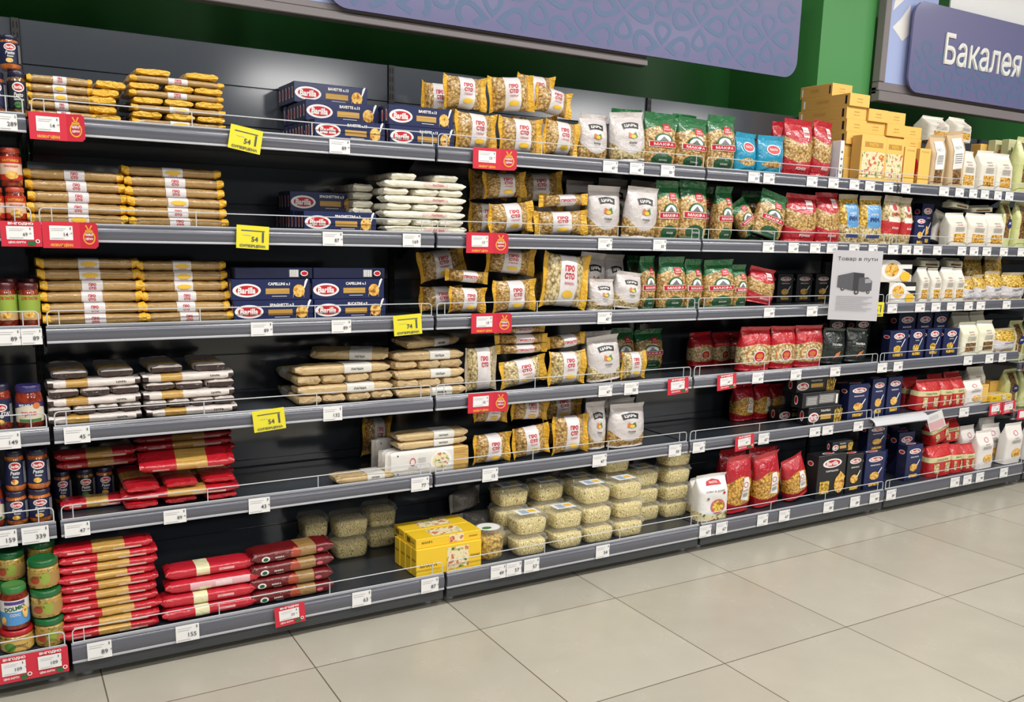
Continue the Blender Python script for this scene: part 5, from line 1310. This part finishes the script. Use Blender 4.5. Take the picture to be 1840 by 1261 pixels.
def red_frame_tag(l, p0, p1, txts, tilt=0, hh=.07):
    y = FR[l]-.012; zt, zb_ = LV[l]; zc = (zt+zb_)/2-.003
    x0, x1 = XL(p0, y, zc), XL(p1, y, zc); W = x1-x0; n = len(txts); w = W/n; h = hh
    bm = bmesh.new(); bx(bm, -W/2, W/2, 0, .0014, -h/2, h/2, 2); s = flat_surf(-.0006); s2 = flat_surf(-.0014)
    for i, t in enumerate(txts):
        cx = -W/2+w*(i+.5)
        put_text(bm, 'ВЫГОДНО', h*.12, cx, h*.4, 0, s, width=w*.62, bold=.05)
        quad(bm, cx-w*.36, cx+w*.3, -h*.22, h*.3, 0, s); price(bm, cx-w*.03, h*.04, w*.62, h*.5, t, s2)
        put_text(bm, 'ЦЕНА КАРТЫ', h*.1, cx-w*.12, -h*.34, 0, s, width=w*.42, bold=.04)
        quad(bm, cx+w*.14, cx+w*.34, -h*.44, -h*.27, 5, s); disc(bm, cx+w*.39, -h*.28, h*.08, h*.08, 0, s, 14, .6)
    return link('red_promo_tag', mesh('red_promo_tag', bm, TM, False), None, ((x0+x1)/2, y, zc), (0, R(tilt), 0))
TAGS = {
 'S6': [(-2, 31, '289'), (592, 629, '89'), (1084, 1110, '47'), (1132, 1157, '47'), (1188, 1212, '30'), (1345, 1365, '59'), (1372, 1392, '59'), (1450, 1469, '79'), (1489, 1507, '79'), (1527, 1544, '99'), (1555, 1572, '99'), (1588, 1605, '99'), (1620, 1636, '89'), (1688, 1705, '99'), (1717, 1732, '99'), (1742, 1756, '99'), (1763, 1777, '89'), (1787, 1800, '79'), (1807, 1821, '79')],
 'S5': [(580, 616, '87'), (724, 756, '169'), (1075, 1100, '47'), (1174, 1197, '35'), (1371, 1391, '59'), (1417, 1435, '69'), (1456, 1474, '79'), (1486, 1505, '125'), (1526, 1544, '79'), (1561, 1577, '79'), (1596, 1614, '89'), (1621, 1637, '89'), (1642, 1658, '99'), (1677, 1692, '99'), (1721, 1736, '99'), (1743, 1758, '89'), (1766, 1781, '89'), (1797, 1811, '79'), (1829, 1844, '79')],
 'S4': [(-4, 37, '89'), (38, 76, '89'), (451, 490, '89'), (596, 631, '89'), (1074, 1099, '47'), (1373, 1392, '59'), (1450, 1469, '59'), (1595, 1612, '119'), (1645, 1662, '99'), (1674, 1690, '99'), (1702, 1718, '99'), (1733, 1748, '89'), (1755, 1770, '89'), (1802, 1816, '89')],
 'S3': [(-6, 37, '149'), (115, 162, '45'), (581, 615, '132'), (1076, 1100, '47'), (1122, 1147, '50'), (1352, 1372, '67'), (1421, 1440, '67'), (1492, 1510, '99'), (1577, 1594, '89'), (1606, 1622, '89'), (1732, 1747, '99'), (1771, 1785, '99'), (1795, 1808, '89')],
 'S2': [(-8, 31, '159'), (39, 88, '339'), (116, 162, '47'), (294, 335, '89'), (447, 485, '43'), (739, 771, '77'), (867, 895, '15'), (1065, 1090, '47'), (1202, 1224, '50'), (1245, 1267, '67'), (1363, 1382, '67'), (1455, 1474, '89'), (1478, 1497, '89'), (1534, 1551, '89'), (1724, 1741, '79')],
 'S1': [(157, 201, '89'), (316, 358, '155'), (633, 667, '63'), (757, 788, '87'), (882, 909, '49'), (910, 937, '57'), (942, 969, '57'), (1071, 1095, '54'), (1257, 1278, '67'), (1287, 1307, '67'), (1361, 1380, '67'), (1400, 1419, '67'), (1480, 1498, '89'), (1528, 1545, '89'), (1563, 1580, '89'), (1593, 1610, '89'), (1708, 1724, '79'), (1731, 1746, '79'), (1754, 1768, '99'), (1797, 1811, '99')],
}
for l, ts in TAGS.items():
    for i, (p0, p1, t) in enumerate(ts):
        tag(white_tag(l, p0, p1, t), 'white price tag reading %s, %s white tag from left on %s rail' % (t, ORD[i+1] if i < 14 else ('fifteenth', 'sixteenth', 'seventeenth', 'eighteenth', 'nineteenth', 'twentieth')[i-14], SHELF[l]), 'price tag', 'white price tags')
for l, p0, p1, t, wh in (('S6', 52, 155, '14', 'left end of the top shelf'), ('S6', 850, 930, '13', 'middle of the top shelf'), ('S5', 76, 179, '14', 'left end of the second shelf'), ('S5', 838, 915, '13', 'middle of the second shelf'), ('S4', 847, 921, '13', 'middle of the third shelf'), ('S3', 841, 914, '15', 'middle of the fourth shelf')):
    tag(promo_tag(l, p0, p1, t), 'red low price tag with yellow purse at %s' % wh, 'promo tag', 'red purse promo tags')
for l, p0, p1, t, tl, wh in (('S6', 411, 471, '54', 10, 'top shelf rail'), ('S5', 424, 484, '54', 3, 'second shelf rail'), ('S4', 707, 758, '74', -4, 'third shelf rail, near bay end'), ('S4', 1560, 1587, '79', 0, 'third shelf rail, behind hanging notice'), ('S3', 454, 513, '54', -5, 'fourth shelf rail')):
    tag(yellow_tag(l, p0, p1, t, tl), 'tilted yellow super price tag on %s' % wh, 'promo tag', 'yellow promo tags')
for l, p0, p1, t, tl, wh in (('S5', 1, 75, ['69'], 0, 'second shelf rail under red jars'), ('S3', 1200, 1237, ['67'], -3, 'fourth shelf rail, at middle bay end'), ('S3', 1289, 1323, ['67'], -4, 'fourth shelf rail, under red bags'), ('S2', 1321, 1355, ['67'], -4, 'fifth shelf rail, right bay'), ('S2', 1778, 1800, ['69'], -3, 'fifth shelf rail, far right pair, left one'), ('S2', 1801, 1824, ['69'], -3, 'fifth shelf rail, far right pair, right one'), ('S1', 494, 548, ['77'], -3, 'bottom shelf rail under maroon packs')):
    tag(red_frame_tag(l, p0, p1, t, tl), 'red framed discount tag on %s' % wh, 'promo tag', 'red framed promo tags')
tag(red_frame_tag('S1', -6, 123, ['109', '109'], 0, .08), 'wide red discount strip with two prices under green lidded jars', 'promo tag')
# the notice about goods on the way, hung from the second shelf rail and turned to the aisle
PAP = mat('notice_paper', (206, 204, 210), rough=.5); INK = mat('notice_ink', (92, 92, 98), rough=.6); INKL = mat('notice_light_ink', (166, 165, 172), rough=.6); INKD = mat('notice_dark_ink', (60, 60, 66), rough=.6)
nx0 = XL(1493, -.03, 1.19); ang = R(-40); W_ = .222; H_ = .325
bm = bmesh.new(); bx(bm, 0, W_, 0, .0012, -H_, 0, 0); s = flat_surf(-.0007)
put_text(bm, 'Товар в пути', .021, W_*.5, -.04, 3, s, width=W_*.8, bold=0, split=True)
s2 = flat_surf(-.0011); s3 = flat_surf(-.0015)
poly(bm, [(.03, -.118), (.03, -.17), (.1, -.185), (.1, -.1)], 1, s); poly(bm, [(.03, -.118), (.1, -.1), (.148, -.104), (.08, -.122)][::-1], 2, s2)
poly(bm, [(.1, -.101), (.148, -.105), (.148, -.182), (.1, -.186)], 3, s2)
poly(bm, [(.125, -.125), (.165, -.122), (.185, -.14), (.185, -.182), (.15, -.19), (.125, -.186)], 1, s3); poly(bm, [(.152, -.13), (.176, -.128), (.182, -.146), (.154, -.15)], 2, flat_surf(-.0018))
for cx, cz, r_ in ((.055, -.178, .009), (.118, -.192, .011), (.17, -.19, .008)): disc(bm, cx, cz, r_, r_, 3, flat_surf(-.002), 14); disc(bm, cx, cz, r_*.5, r_*.5, 2, flat_surf(-.0024), 12)
for i in range(4): quad(bm, .045+.011*i, .053+.011*i, -.14, -.128, 2, flat_surf(-.0018))
for i in range(8): quad(bm, .03, W_-.03-.02*(i % 3), -.215-.009*i, -.2125-.009*i, 2, s)
o = link('hanging_notice', mesh('hanging_notice', bm, [PAP, INK, INKL, INKD], False), None, (nx0, -.03, ZL(449, nx0, -.03)), (0, 0, ang))
tag(o, 'grey paper notice reading Товар в пути with a truck, hung between shelves', 'notice')
# loose channel cover and dangling tag on the fifth shelf, far right
bm = bmesh.new(); prof = [(.006, 0), (-.012, -.004), (-.028, -.016), (-.036, -.032), (-.0345, -.033), (-.0265, -.017), (-.011, -.0055), (.006, -.002)]
xa, xb = XL(1568, -.02, .455), XL(1664, -.02, .455); extr(bm, prof, xa, xb)
o = link('channel_cover', mesh('channel_cover', bm, [mat('clear_white_strip', (214, 214, 220), rough=.2, coat=.6)]), None, (0, -.004, .482))
tag(o, 'loose pale plastic rail cover flapping out under far right fifth shelf', 'rail cover')
bm = bmesh.new(); bx(bm, -.045, .045, 0, .001, -.1, 0, 0); quad(bm, -.04, .04, -.095, -.05, 1, flat_surf(-.0006))
for i in range(3): quad(bm, -.03, .02, -.02-.008*i, -.017-.008*i, 2, flat_surf(-.0006))
xt = XL(1668, -.02, .46)
o = link('dangling_tag', mesh('dangling_tag', bm, [TAGW, mat('pale_pink_print', (232, 180, 186)), TAGL], False), None, (xt+.03, -.03, .48), (R(8), R(-24), R(-30)))
tag(o, 'white and pink paper tag dangling from far right fifth shelf rail', 'tag')
# plastic sheet left behind the packs of the second shelf
bm = bmesh.new(); xs0, xs1 = XL(48, .34, 1.56), XL(258, .34, 1.56)
N = 14; pr_ = None
for i in range(N+1):
    u = i/N; x = xs0+(xs1-xs0)*u; y = .345+.012*math.sin(u*7)
    q = [bm.verts.new((x, y+dy, z)) for z in (1.36, 1.48, 1.555) for dy in (0, .0015)]
    if pr_:
        for a_, b_ in ((0, 2), (2, 4), (3, 1), (5, 3), (1, 0), (4, 5)): bm.faces.new((pr_[a_], q[a_], q[b_], pr_[b_]))
    pr_ = q
o = link('plastic_sheet', mesh('plastic_sheet', bm, [glossy_clear('cloudy_plastic', (210, 210, 206), .3, .2)]))
tag(o, 'cloudy plastic sheet standing behind the left spaghetti piles, second shelf', 'plastic sheet')
# the lower end bay at the right edge
S = 'S3'
for i in range(3):
    o = place('lime', (5.12+.16*i, .12, LV['S3'][0]-.068), (0, 0, 0), (1, 1, 1), 'lime pasta bag in lower end bay, %s from left, upper' % ORD[i+1], 'bags in the end bay')
    o = place('lime', (5.12+.16*i, .12, LV['S2'][0]-.068), (0, 0, 0), (1, 1, 1), 'lime pasta bag in lower end bay, %s from left, lower' % ORD[i+1], 'bags in the end bay')
for l in ('S3', 'S2'):
    bm = bmesh.new(); bx(bm, 0, .2, 0, .0014, -.03, .03, 2); quad(bm, .02, .18, -.02, .02, 0, flat_surf(-.0006))
    tag(link('red_promo_tag', mesh('red_promo_tag', bm, TM, False), None, (5.03, -.012, LV[l][0]-.085)), 'red framed tag on %s rail of lower end bay' % SHELF[l], 'promo tag')
